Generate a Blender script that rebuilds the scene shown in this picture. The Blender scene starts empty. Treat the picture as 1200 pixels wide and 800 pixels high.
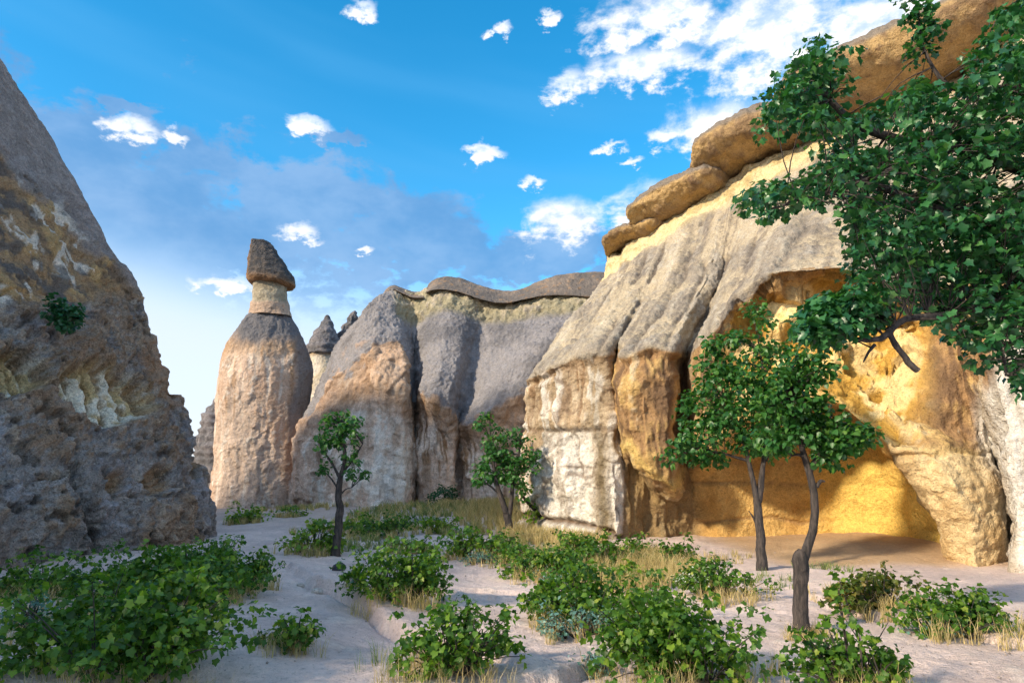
import bpy, math, random
import numpy as np
from mathutils import Vector, Matrix

# ---------------------------------------------------------------- camera, sky, sun, exposure
SC = bpy.context.scene
COL = SC.collection
R = math.radians
CAM_Z = 1.8
PITCH = R(11.3)
FPX = 800.0                       # focal length for a 1200 px wide frame (24 mm on 36 mm)
cam_d = bpy.data.cameras.new('camera'); cam_d.lens = 24.0; cam_d.sensor_width = 36.0
cam_d.clip_start = 0.05; cam_d.clip_end = 3000
cam = bpy.data.objects.new('camera', cam_d); COL.objects.link(cam)
cam.location = (0, 0, CAM_Z); cam.rotation_euler = (R(90) + PITCH, 0, 0)
SC.camera = cam

SUN_ELEV = R(27.0)
SUN_AZ = R(236.0)                 # compass bearing of the sun, clockwise from +Y: from the left, a little behind the camera
sun_dir = Vector((math.sin(SUN_AZ) * math.cos(SUN_ELEV), math.cos(SUN_AZ) * math.cos(SUN_ELEV), math.sin(SUN_ELEV)))
sun_d = bpy.data.lights.new('sun', 'SUN'); sun_d.energy = 2.05; sun_d.angle = R(4.0); sun_d.color = (1.0, 0.85, 0.62)
sun = bpy.data.objects.new('sun', sun_d); COL.objects.link(sun)
sun.rotation_euler = sun_dir.to_track_quat('Z', 'Y').to_euler()
SC.view_settings.view_transform = 'Standard'; SC.view_settings.look = 'None'
SC.view_settings.gamma = 1.0; SC.view_settings.use_curve_mapping = False
SC.view_settings.exposure = 1.6
SC.cycles.max_bounces = 5; SC.cycles.diffuse_bounces = 3; SC.cycles.glossy_bounces = 2; SC.cycles.transmission_bounces = 3; SC.cycles.transparent_max_bounces = 4
SC.cycles.use_adaptive_sampling = True; SC.cycles.adaptive_threshold = 0.03
SC.cycles.caustics_reflective = False; SC.cycles.caustics_refractive = False

CP, SP = math.cos(PITCH), math.sin(PITCH)
def at(px, py, Y):
    """world point seen at photo pixel (px, py), Y metres ahead"""
    xc = (px - 600) / FPX; yc = (400 - py) / FPX
    d = (xc, CP - yc * SP, SP + yc * CP)
    t = Y / d[1]
    return (d[0] * t, Y, CAM_Z + d[2] * t)
def proj(P):
    x = P[:, 0]; y = P[:, 1]; z = P[:, 2] - CAM_Z
    f = np.maximum(y * CP + z * SP, 0.2); u = -y * SP + z * CP
    return 600 + FPX * x / f, 400 - FPX * u / f

# ---- world
W = bpy.data.worlds.new('World'); SC.world = W; W.use_nodes = True
nt = W.node_tree; nt.nodes.clear()
class NG:
    """tiny helper to write node graphs"""
    def __init__(s, tree): s.t = tree
    def n(s, typ, **kw):
        nd = s.t.nodes.new(typ)
        for k, v in kw.items(): setattr(nd, k, v)
        return nd
    def val(s, sock, v):
        if hasattr(v, 'is_output'): s.t.links.new(v, sock)
        elif v is not None: sock.default_value = v
    def m(s, op, a, b=None, c=None, clamp=False):
        nd = s.n('ShaderNodeMath', operation=op, use_clamp=clamp)
        s.val(nd.inputs[0], a)
        if b is not None: s.val(nd.inputs[1], b)
        if c is not None: s.val(nd.inputs[2], c)
        return nd.outputs[0]
    def mix(s, f, a, b, blend='MIX'):
        nd = s.n('ShaderNodeMix', data_type='RGBA', blend_type=blend)
        s.val(nd.inputs[0], f); s.val(nd.inputs[6], a); s.val(nd.inputs[7], b)
        return nd.outputs[2]
    def noise(s, vec, scale, detail=4, rough=0.55, dist=0.0):
        nd = s.n('ShaderNodeTexNoise'); s.val(nd.inputs['Vector'], vec)
        nd.inputs['Scale'].default_value = scale; nd.inputs['Detail'].default_value = detail
        nd.inputs['Roughness'].default_value = rough; nd.inputs['Distortion'].default_value = dist
        return nd.outputs[0]
    def sstep(s, v, lo, hi):
        nd = s.n('ShaderNodeMapRange', interpolation_type='SMOOTHSTEP')
        s.val(nd.inputs[0], v); nd.inputs[1].default_value = lo; nd.inputs[2].default_value = hi
        return nd.outputs[0]
g = NG(nt)
sky = g.n('ShaderNodeTexSky', sky_type='NISHITA', sun_disc=False, sun_elevation=SUN_ELEV, sun_rotation=SUN_AZ,
          air_density=1.0, dust_density=0.6, ozone_density=2.0, altitude=900)
hsv = g.n('ShaderNodeHueSaturation'); hsv.inputs['Value'].default_value = 0.74; hsv.inputs['Saturation'].default_value = 1.4; hsv.inputs['Hue'].default_value = 0.485
nt.links.new(sky.outputs[0], hsv.inputs['Color'])
tc = g.n('ShaderNodeTexCoord'); D = tc.outputs['Generated']
sep = g.n('ShaderNodeSeparateXYZ'); nt.links.new(D, sep.inputs[0])
X, Y_, Z = sep.outputs
U = g.m('ARCTAN2', X, Y_); V = g.m('ARCSINE', Z)
def ang(px, py):
    p = Vector(at(px, py, 10)) - Vector((0, 0, CAM_Z)); p.normalize()
    return math.atan2(p.x, p.y), math.asin(p.z)
cmb = g.n('ShaderNodeCombineXYZ'); g.val(cmb.inputs[0], U); g.val(cmb.inputs[1], g.m('MULTIPLY', V, 1.7))
SV = cmb.outputs[0]
n_big = g.noise(SV, 9.0, 8, 0.62, 0.3)
n_fine = g.noise(SV, 26.0, 6, 0.6)
w1 = g.m('MULTIPLY', g.m('SUBTRACT', n_big, 0.5), 0.10)
Uw = g.m('ADD', U, w1); Vw = g.m('ADD', V, g.m('MULTIPLY', g.m('SUBTRACT', n_fine, 0.5), 0.07))
def blob(px, py, rx, ry, u=None, v=None):
    a, b = ang(px, py); ru, rv = rx / FPX, ry / FPX
    du = g.m('DIVIDE', g.m('SUBTRACT', Uw, a), ru); dv = g.m('DIVIDE', g.m('SUBTRACT', Vw, b), rv)
    return g.m('SUBTRACT', 1.0, g.m('SQRT', g.m('ADD', g.m('MULTIPLY', du, du), g.m('MULTIPLY', dv, dv))))
def union(bl):
    o = bl[0]
    for b in bl[1:]: o = g.m('MAXIMUM', o, b)
    return o
CLOUDS = [(655, 260, 78, 34), (755, 245, 70, 40), (845, 150, 85, 34), (760, 80, 110, 26), (770, 22, 120, 42), (900, 45, 130, 70),
          (668, 98, 34, 22), (780, 160, 40, 14), (425, 12, 24, 14), (713, 172, 20, 9), (741, 191, 18, 9), (570, 178, 30, 11), (590, 33, 20, 8),
          (648, 20, 14, 11), (160, 150, 30, 15), (208, 158, 18, 10), (365, 147, 30, 13), (625, 213, 22, 9), (1010, 40, 120, 60),
          (355, 272, 26, 14), (425, 292, 18, 8), (265, 332, 40, 12), (1075, 15, 120, 40)]
cu = union([blob(*c) for c in CLOUDS])
cum = g.m('ADD', cu, g.m('ADD', g.m('MULTIPLY', g.m('SUBTRACT', n_big, 0.5), 1.7), g.m('MULTIPLY', g.m('SUBTRACT', n_fine, 0.5), 1.3)))
cum = g.sstep(cum, 0.02, 0.78)
# cumulus over the unseen sky dome, cover thickened for whiter fill light
n_any = g.noise(SV, 4.0, 8, 0.6)
rest = g.m('MULTIPLY', g.sstep(n_any, 0.44, 0.60), g.sstep(g.m('ABSOLUTE', U), 0.75, 1.1))
cum = g.m('MAXIMUM', cum, rest)
BANK = [(130, 270, 330, 130), (330, 260, 150, 85), (480, 290, 220, 60), (70, 190, 110, 60), (150, 128, 40, 9), (395, 162, 42, 10), (380, 235, 90, 26), (470, 262, 110, 45), (620, 300, 160, 45)]
bk = union([blob(*c) for c in BANK])
bank = g.sstep(g.m('ADD', bk, g.m('ADD', g.m('MULTIPLY', g.m('SUBTRACT', n_big, 0.5), 2.6), g.m('MULTIPLY', g.m('SUBTRACT', n_fine, 0.5), 1.3))), -0.05, 0.36)
# thin veil bands high up
cmb2 = g.n('ShaderNodeCombineXYZ'); g.val(cmb2.inputs[0], g.m('MULTIPLY', U, 0.5)); g.val(cmb2.inputs[1], g.m('ADD', g.m('MULTIPLY', V, 4.0), g.m('MULTIPLY', U, 0.55)))
veil = g.m('MULTIPLY', g.sstep(g.noise(cmb2.outputs[0], 2.2, 3, 0.5), 0.40, 0.72), 0.28)
SKYG = 1.0
base = hsv.outputs[0]
horizon_w = g.m('MULTIPLY', g.sstep(g.m('ADD', V, g.m('MULTIPLY', U, 0.16)), 0.33, 0.10), 0.88)
c0 = g.mix(veil, base, (0.36, 1.25, 2.3, 1))
c0 = g.mix(horizon_w, c0, (2.15, 2.30, 2.55, 1))
c1 = g.mix(g.m('MULTIPLY', g.m('MULTIPLY', bank, 0.85), g.sstep(g.m('ADD', V, g.m('MULTIPLY', U, 0.16)), 0.13, 0.26)), c0, g.mix(g.sstep(g.noise(SV, 5.0, 5, 0.6), 0.36, 0.66), (0.36, 0.88, 1.72, 1), (0.72, 1.22, 2.0, 1)))
cl_shade = g.mix(g.sstep(n_fine, 0.35, 0.62), (1.6, 2.0, 2.6, 1), (3.0, 2.95, 2.9, 1))
c2 = g.mix(cum, c1, cl_shade)
bg = g.n('ShaderNodeBackground'); nt.links.new(c2, bg.inputs['Color']); bg.inputs['Strength'].default_value = 0.14
W.cycles.sampling_method = 'MANUAL'; W.cycles.sample_map_resolution = 512
wo = g.n('ShaderNodeOutputWorld'); nt.links.new(bg.outputs[0], wo.inputs['Surface'])

# ---------------------------------------------------------------- numpy noise
_rs = np.random.RandomState(7)
_perm = np.concatenate([_rs.permutation(256)] * 2).astype(np.int32)
_grad = np.array([(1,1,0),(-1,1,0),(1,-1,0),(-1,-1,0),(1,0,1),(-1,0,1),(1,0,-1),(-1,0,-1),(0,1,1),(0,-1,1),(0,1,-1),(0,-1,-1)], np.float32)
def noise3(P):
    P = np.asarray(P, np.float32)
    I = np.floor(P).astype(np.int32); F = P - I; I &= 255
    u = F * F * F * (F * (F * 6 - 15) + 10)
    out = 0
    x0, y0, z0 = I[:, 0], I[:, 1], I[:, 2]
    for dx in (0, 1):
        a = _perm[(x0 + dx) & 255]; wx = u[:, 0] if dx else 1 - u[:, 0]
        for dy in (0, 1):
            b = _perm[(a + y0 + dy) & 255]; wy = u[:, 1] if dy else 1 - u[:, 1]
            for dz in (0, 1):
                h = _perm[(b + z0 + dz) & 255] % 12; wz = u[:, 2] if dz else 1 - u[:, 2]
                G = _grad[h]
                out = out + wx * wy * wz * (G[:, 0] * (F[:, 0] - dx) + G[:, 1] * (F[:, 1] - dy) + G[:, 2] * (F[:, 2] - dz))
    return out
def fbm(P, octv=4, lac=2.03, gain=0.5):
    o = 0; a = 1.0; P = np.asarray(P, np.float32)
    for i in range(octv):
        o = o + a * noise3(P + 17.3 * i); P = P * lac; a *= gain
    return o
def ss(x, a, b):
    t = np.clip((x - a) / (b - a), 0, 1); return t * t * (3 - 2 * t)
def lerp(a, b, m):
    return a + (b - a) * m[:, None]
def C(r, gg, b): return np.array((r, gg, b), np.float32)
def S3(P, a, b=None, c=None):
    b = a if b is None else b; c = a if c is None else c
    return P * np.array((a, b, c), np.float32)

# ---------------------------------------------------------------- ground relief
RILLS = [[(372, 690), (400, 702), (430, 718), (462, 738), (500, 752), (560, 770)],
         [(560, 690), (620, 692), (680, 690)], [(505, 672), (520, 690), (515, 706)],
         [(640, 795), (690, 785), (760, 770)], [(470, 690), (540, 700), (600, 698)],
         [(300, 655), (340, 668), (372, 690)], [(950, 700), (1000, 722), (1090, 740), (1200, 760)]]
def gflat(px, py):
    p = at(px, py, 10.0); t = CAM_Z / (CAM_Z - p[2])
    return (p[0] * t, 10.0 * t)
_rl = [np.array([gflat(*q) for q in r]) for r in RILLS]
MOUNDS = []                        # (x, y, radius, height), filled by the planting list
def ground_h(x, y):
    x = np.atleast_1d(np.asarray(x, np.float64)); y = np.atleast_1d(np.asarray(y, np.float64))
    P = np.stack([x, y, x * 0], 1)
    h = 0.16 * noise3(S3(P, 0.16) + 3.1) + 0.06 * noise3(S3(P, 0.6) + 9.2) + 0.02 * fbm(S3(P, 2.1), 3)
    h = h * np.clip(np.hypot(x, y) / 4, 0.2, 1)
    wob = 0.12 * noise3(S3(P, 1.6)) + 0.04 * noise3(S3(P, 6.0))
    for k, r in enumerate(_rl):
        d = np.full(len(x), 1e9); side = np.zeros(len(x))
        for a, b in zip(r[:-1], r[1:]):
            ab = b - a; t = np.clip(((x - a[0]) * ab[0] + (y - a[1]) * ab[1]) / (ab @ ab), 0, 1)
            ex = x - a[0] - t * ab[0]; ey = y - a[1] - t * ab[1]; dd = np.hypot(ex, ey)
            s = np.sign(ab[0] * ey - ab[1] * ex)
            side = np.where(dd < d, s * dd, side); d = np.minimum(d, dd)
        sd = side + wob
        amp = (0.16, 0.07, 0.07, 0.11, 0.06, 0.10, 0.07)[k]
        h = h + amp * (ss(sd, -0.03, 0.05) - 0.5) * np.exp(-(d / 0.55) ** 2) - amp * 0.5 * np.exp(-((sd + 0.04) / 0.05) ** 2)
    for (mx, my, mr, mh) in MOUNDS:
        h = h + mh * np.exp(-((x - mx) ** 2 + (y - my) ** 2) / (mr * mr))
    # banks of scree below the rocks
    h = h + 0.55 * ss(y, 21, 33) * np.exp(-((x - 0) / 12) ** 2) + 0.35 * ss(x, 5.5, 10.5) * ss(y, 14.2, 18.0)
    return h
def gp(px, py):
    """ground point under a photo pixel"""
    h = 0.0
    for _ in range(8):
        p = at(px, py, 10.0); t = (CAM_Z - h) / (CAM_Z - p[2]); x, y = p[0] * t, 10.0 * t
        h = float(ground_h(x, y)[0])
    return Vector((x, y, h))

# ---------------------------------------------------------------- object helpers
def link(name, me, mat=None, parent=None):
    o = bpy.data.objects.new(name, me); COL.objects.link(o)
    if mat is not None and not me.materials: me.materials.append(mat)
    if parent is not None: o.parent = parent
    return o
def tag(o, label=None, cat=None, group=None, kind=None):
    if label: o['label'] = label
    if cat: o['category'] = cat
    if group: o['group'] = group
    if kind: o['kind'] = kind
    return o
def empty(name, loc=(0, 0, 0), label=None, cat=None, group=None):
    o = bpy.data.objects.new(name, None); COL.objects.link(o); o.location = loc
    o.empty_display_size = 0.2
    return tag(o, label, cat, group)
def mesh_np(name, V, F, smooth=True):
    """V (n,3), F (m,k) with constant k"""
    V = np.asarray(V, np.float32); F = np.asarray(F, np.int32); k = F.shape[1]
    me = bpy.data.meshes.new(name)
    me.vertices.add(len(V)); me.vertices.foreach_set('co', V.ravel())
    me.loops.add(F.size); me.loops.foreach_set('vertex_index', F.ravel())
    me.polygons.add(len(F)); me.polygons.foreach_set('loop_start', np.arange(0, F.size, k, dtype=np.int32))
    me.update(calc_edges=True)
    me.polygons.foreach_set('use_smooth', np.full(len(F), smooth, bool))
    return me
def set_col(me, c, name='tint'):
    a = me.color_attributes.new(name, 'FLOAT_COLOR', 'POINT')
    cc = np.ones((len(me.vertices), 4), np.float32); cc[:, :3] = np.clip(c, 0, 1); a.data.foreach_set('color', cc.ravel())
def set_f(me, v, name='rnd'):
    a = me.attributes.new(name, 'FLOAT', 'POINT'); a.data.foreach_set('value', np.asarray(v, np.float32).ravel())

# ---------------------------------------------------------------- materials
def new_mat(name):
    m = bpy.data.materials.new(name); m.use_nodes = True; m.node_tree.nodes.clear()
    return m, NG(m.node_tree)
def rock_mat(name, grain=1.0, pit=1.0, var=0.35, rough=0.95, fine=1.0):
    m, g = new_mat(name)
    col = g.n('ShaderNodeAttribute', attribute_name='tint').outputs['Color']
    P = g.n('ShaderNodeNewGeometry').outputs['Position']
    n1 = g.noise(P, 2.6, 4, 0.7); n2 = g.noise(P, 11.0 * fine, 3, 0.75); n3 = g.noise(P, 30.0 * fine, 1, 0.6)
    vor = g.n('ShaderNodeTexVoronoi', feature='F1'); g.val(vor.inputs['Vector'], P); vor.inputs['Scale'].default_value = 7.0 * fine
    vd = vor.outputs['Distance']
    k = g.m('ADD', g.m('MULTIPLY', g.m('SUBTRACT', n1, 0.5), 1.3 * var), g.m('MULTIPLY', g.m('SUBTRACT', n2, 0.5), 2.2 * var))
    k = g.m('ADD', 1.0, g.m('ADD', k, g.m('MULTIPLY', g.m('SUBTRACT', n3, 0.5), 1.8 * var)))
    mul = g.n('ShaderNodeVectorMath', operation='SCALE'); g.val(mul.inputs[0], col); g.val(mul.inputs['Scale'], k)
    c = mul.outputs[0]
    speck = g.sstep(g.noise(P, 17.0 * fine, 2, 0.6), 0.62, 0.72)
    c = g.mix(g.m('MULTIPLY', speck, min(1.1 * var, 0.6)), c, (0.05, 0.043, 0.04, 1), 'MIX')
    b = g.n('ShaderNodeBsdfPrincipled'); g.val(b.inputs['Base Color'], c); b.inputs['Roughness'].default_value = rough
    b.inputs['Specular IOR Level'].default_value = 0.12
    h = g.m('ADD', g.m('MULTIPLY', n1, 0.14 * grain), g.m('ADD', g.m('MULTIPLY', n2, 0.075 * grain), g.m('MULTIPLY', n3, 0.022 * grain)))
    h = g.m('ADD', h, g.m('MULTIPLY', vd, 0.045 * pit))
    bump = g.n('ShaderNodeBump'); bump.inputs['Strength'].default_value = 0.9; bump.inputs['Distance'].default_value = 1.0
    g.val(bump.inputs['Height'], h); g.val(b.inputs['Normal'], bump.outputs[0])
    o = g.n('ShaderNodeOutputMaterial'); g.t.links.new(b.outputs[0], o.inputs[0])
    return m
M_ROCK = rock_mat('weathered_tuff', 0.9, 0.9, 0.42, fine=0.75)
M_ROUGH = rock_mat('rough_grey_tuff', 1.7, 1.7, 0.62)
M_SMOOTH = rock_mat('smooth_tuff', 0.8, 0.7, 0.42)
M_CAVE = M_SMOOTH

def ground_mat():
    m, g = new_mat('pale_tuff_sand')
    P = g.n('ShaderNodeNewGeometry').outputs['Position']
    tint = g.n('ShaderNodeAttribute', attribute_name='tint').outputs['Color']
    n1 = g.noise(P, 0.9, 3, 0.6); n2 = g.noise(P, 9.0, 4, 0.7); n3 = g.noise(P, 60.0, 2, 0.7)
    k = g.m('ADD', 0.20, g.m('ADD', g.m('MULTIPLY', n1, 0.55), g.m('ADD', g.m('MULTIPLY', n2, 0.60), g.m('MULTIPLY', n3, 0.45))))
    mul = g.n('ShaderNodeVectorMath', operation='SCALE'); g.val(mul.inputs[0], tint); g.val(mul.inputs['Scale'], k)
    c = mul.outputs[0]
    c = g.mix(g.m('MULTIPLY', g.sstep(g.noise(P, 24.0, 3, 0.65), 0.58, 0.70), 0.55), c, (0.20, 0.15, 0.13, 1))
    b = g.n('ShaderNodeBsdfPrincipled'); g.val(b.inputs['Base Color'], c); b.inputs['Roughness'].default_value = 0.95
    b.inputs['Specular IOR Level'].default_value = 0.1
    h = g.m('ADD', g.m('MULTIPLY', n2, 0.07), g.m('MULTIPLY', n3, 0.022))
    bump = g.n('ShaderNodeBump'); bump.inputs['Strength'].default_value = 0.8; bump.inputs['Distance'].default_value = 1.0
    g.val(bump.inputs['Height'], h); g.val(b.inputs['Normal'], bump.outputs[0])
    o = g.n('ShaderNodeOutputMaterial'); g.t.links.new(b.outputs[0], o.inputs[0])
    return m
def ramp_leaf(name, cols, trans=0.3, rough=0.45, spec=0.4):
    """leaf material: tint picked per leaf from its random value"""
    m, g = new_mat(name)
    r = g.n('ShaderNodeAttribute', attribute_name='rnd').outputs['Fac']
    oi = g.n('ShaderNodeObjectInfo').outputs['Random']
    rr = g.m('FRACT', g.m('ADD', r, g.m('MULTIPLY', oi, 0.37)))
    cr = g.n('ShaderNodeValToRGB'); g.val(cr.inputs[0], r)
    el = cr.color_ramp.elements
    el[0].position = cols[0][0]; el[0].color = (*cols[0][1], 1); el[1].position = cols[-1][0]; el[1].color = (*cols[-1][1], 1)
    for p, c in cols[1:-1]:
        e = el.new(p); e.color = (*c, 1)
    P = g.n('ShaderNodeNewGeometry').outputs['Position']
    k = g.m('ADD', 0.75, g.m('MULTIPLY', g.noise(P, 30.0, 2, 0.5), 0.5))
    mul = g.n('ShaderNodeVectorMath', operation='SCALE'); g.val(mul.inputs[0], cr.outputs[0]); g.val(mul.inputs['Scale'], k)
    c = mul.outputs[0]
    b = g.n('ShaderNodeBsdfPrincipled'); g.val(b.inputs['Base Color'], c); b.inputs['Roughness'].default_value = rough
    b.inputs['Specular IOR Level'].default_value = spec
    t = g.n('ShaderNodeBsdfTranslucent'); tcx = g.mix(1.0, c, (1.5, 1.7, 0.5, 1), 'MULTIPLY'); g.val(t.inputs[0], tcx)
    mx = g.n('ShaderNodeMixShader'); mx.inputs[0].default_value = trans
    g.t.links.new(b.outputs[0], mx.inputs[1]); g.t.links.new(t.outputs[0], mx.inputs[2])
    o = g.n('ShaderNodeOutputMaterial'); g.t.links.new(mx.outputs[0], o.inputs[0])
    return m
M_GROUND = ground_mat()
M_LEAF = ramp_leaf('vine_leaf', [(0, (0.028, 0.080, 0.012)), (0.45, (0.075, 0.175, 0.022)), (0.85, (0.19, 0.30, 0.035)), (1, (0.32, 0.36, 0.06))], 0.40)
M_LEAF_Y = ramp_leaf('yellow_vine_leaf', [(0, (0.07, 0.16, 0.018)), (0.5, (0.17, 0.29, 0.025)), (1, (0.34, 0.38, 0.05))], 0.35)  # yellow-green leaf tint
M_TREE = ramp_leaf('tree_leaf', [(0, (0.014, 0.070, 0.028)), (0.55, (0.028, 0.125, 0.046)), (0.9, (0.06, 0.19, 0.055)), (1, (0.13, 0.22, 0.05))], 0.28, 0.36, 0.5)
M_TREE2 = ramp_leaf('small_tree_leaf', [(0, (0.022, 0.095, 0.022)), (0.6, (0.045, 0.155, 0.034)), (1, (0.12, 0.25, 0.045))], 0.33, 0.42, 0.45)
M_LEAF_B = ramp_leaf('brownish_vine_leaf', [(0, (0.04, 0.07, 0.012)), (0.5, (0.10, 0.14, 0.02)), (0.8, (0.20, 0.17, 0.04)), (1, (0.30, 0.20, 0.07))], 0.35)
M_FLOWER = ramp_leaf('pale_petal', [(0, (0.62, 0.66, 0.66)), (1, (0.80, 0.80, 0.80))], 0.3, 0.7, 0.2)
M_SAGE = ramp_leaf('sage_leaf', [(0, (0.07, 0.16, 0.14)), (0.6, (0.14, 0.28, 0.25)), (1, (0.34, 0.46, 0.42))], 0.2, 0.6, 0.3)
M_STRAW = ramp_leaf('straw', [(0, (0.16, 0.18, 0.06)), (0.35, (0.40, 0.31, 0.14)), (1, (0.66, 0.52, 0.29))], 0.2, 0.7, 0.2)
M_GRASS = ramp_leaf('green_grass', [(0, (0.08, 0.15, 0.05)), (0.6, (0.18, 0.24, 0.09)), (1, (0.40, 0.36, 0.16))], 0.25, 0.6, 0.25)
def bark_mat():
    m, g = new_mat('bark')
    P = g.n('ShaderNodeNewGeometry').outputs['Position']
    mp = g.n('ShaderNodeMapping'); g.val(mp.inputs['Vector'], P); mp.inputs['Scale'].default_value = (1, 1, 0.22)
    n1 = g.noise(mp.outputs[0], 26.0, 6, 0.7); n2 = g.noise(P, 5.0, 3, 0.5)
    c = g.mix(g.sstep(n1, 0.35, 0.68), (0.016, 0.013, 0.014, 1), (0.10, 0.078, 0.070, 1))
    c = g.mix(g.m('MULTIPLY', n2, 0.4), c, (0.055, 0.048, 0.045, 1))
    b = g.n('ShaderNodeBsdfPrincipled'); g.val(b.inputs['Base Color'], c); b.inputs['Roughness'].default_value = 0.9
    bump = g.n('ShaderNodeBump'); bump.inputs['Strength'].default_value = 0.9; bump.inputs['Distance'].default_value = 0.02
    g.val(bump.inputs['Height'], n1); g.val(b.inputs['Normal'], bump.outputs[0])
    o = g.n('ShaderNodeOutputMaterial'); g.t.links.new(b.outputs[0], o.inputs[0])
    return m
M_BARK = bark_mat()

# ---------------------------------------------------------------- surfaces from control nets
def smooth1(A, s, axis):
    if s <= 0: return A
    r = int(3 * s) + 1; k = np.exp(-0.5 * (np.arange(-r, r + 1) / s) ** 2); k /= k.sum()
    pad = [(0, 0)] * A.ndim; pad[axis] = (r, r)
    B = np.pad(A, pad, mode='edge'); n = A.shape[axis]; o = 0
    for i, w in enumerate(k):
        sl = [slice(None)] * A.ndim; sl[axis] = slice(i, i + n); o = o + w * B[tuple(sl)]
    return o
def params(net, axis, n, cap):
    d = np.linalg.norm(np.diff(net, axis=axis), axis=2)
    m = np.minimum(np.median(d, axis=1 - axis), cap)
    t = np.concatenate([[0], np.cumsum(m)]); t /= t[-1]
    return np.interp(np.linspace(0, 1, n), t, np.arange(len(t)))
def surface(name, net, nu, nv, su, sv, shape_fn, mat, parent=None, cap=3.0, flip=False):
    """net[row][col] of 3D points -> displaced grid mesh; shape_fn(P,N,u,v,px,py) -> (displacement, colour)"""
    net = np.array(net, np.float64)
    v = params(net, 0, nv, cap); u = params(net, 1, nu, cap)
    def lin(A, t, axis):
        i = np.clip(np.floor(t).astype(int), 0, A.shape[axis] - 2); f = t - i
        a = np.take(A, i, axis); b = np.take(A, i + 1, axis)
        sh = [1, 1, 1]; sh[axis] = len(t); f = f.reshape(sh)
        return a + (b - a) * f
    G = lin(lin(net, v, 0), u, 1)
    G = smooth1(smooth1(G, sv, 0), su, 1)
    du = np.gradient(G, axis=1); dv = np.gradient(G, axis=0)
    N = np.cross(du, dv); N /= np.linalg.norm(N, axis=2, keepdims=True) + 1e-9
    if flip: N = -N
    Pf = G.reshape(-1, 3); Nf = N.reshape(-1, 3)
    uu, vv = np.meshgrid(u, v); px, py = proj(Pf)
    d, col = shape_fn(Pf, Nf, uu.ravel(), vv.ravel(), px, py)
    Pf = Pf + Nf * d[:, None]
    idx = np.arange(nu * nv).reshape(nv, nu)
    F = np.stack([idx[:-1, :-1], idx[:-1, 1:], idx[1:, 1:], idx[1:, :-1]], -1).reshape(-1, 4)
    if flip: F = F[:, ::-1]
    me = mesh_np(name, Pf, F); set_col(me, col)
    return link(name, me, mat, parent)
def rings(name, spec, nu, nv, shape_fn, mat, parent=None, power=2.0, rot=0.0, sv=4.0, top=True):
    """vertical loft of superellipse rings: spec rows (cx, cy, z, rx, ry)"""
    spec = np.array(spec, np.float64)
    L = np.concatenate([[0], np.cumsum(np.linalg.norm(np.diff(spec, axis=0)[:, [0, 2, 3]], axis=1))]); L /= L[-1]
    t = np.interp(np.linspace(0, 1, nv), L, np.arange(len(L)))
    S = np.stack([np.interp(t, np.arange(len(L)), spec[:, k]) for k in range(5)], 1)
    S = smooth1(S, sv, 0)
    S[0] = spec[0]; S[-1] = spec[-1]
    a = np.linspace(0, 2 * np.pi, nu, endpoint=False)
    ca, sa = np.cos(a), np.sin(a)
    r = (np.abs(ca) ** power + np.abs(sa) ** power) ** (-1 / power)
    ex, ey = ca * r, sa * r
    cr, sr = math.cos(rot), math.sin(rot)
    ex, ey = ex * cr - ey * sr, ex * sr + ey * cr
    G = np.zeros((nv, nu, 3))
    G[:, :, 0] = S[:, 0:1] + S[:, 3:4] * ex; G[:, :, 1] = S[:, 1:2] + S[:, 4:5] * ey; G[:, :, 2] = S[:, 2:3]
    du = np.roll(G, -1, 1) - np.roll(G, 1, 1); dv = np.gradient(G, axis=0)
    N = np.cross(du, dv); N /= np.linalg.norm(N, axis=2, keepdims=True) + 1e-9
    Pf = G.reshape(-1, 3); Nf = N.reshape(-1, 3); px, py = proj(Pf)
    vv = np.repeat(t, nu); uu = np.tile(a, nv)
    d, col = shape_fn(Pf, Nf, uu, vv, px, py)
    Pf = Pf + Nf * d[:, None]
    idx = np.arange(nu * nv).reshape(nv, nu); j = np.roll(idx, -1, 1)
    F = np.stack([idx[:-1], j[:-1], j[1:], idx[1:]], -1).reshape(-1, 4)
    # close the top with a fan of quads
    if top:
        c = len(Pf); Pf = np.vstack([Pf, Pf[idx[-1]].mean(0)]); col = np.vstack([col, col[idx[-1]].mean(0)])
        e = idx[-1]
        F = np.vstack([F, np.stack([e[0::2], e[1::2], np.roll(e, -2)[0::2], np.full(len(e) // 2, c)], -1)])
    me = mesh_np(name, Pf, F); set_col(me, col)
    return link(name, me, mat, parent)
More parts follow.
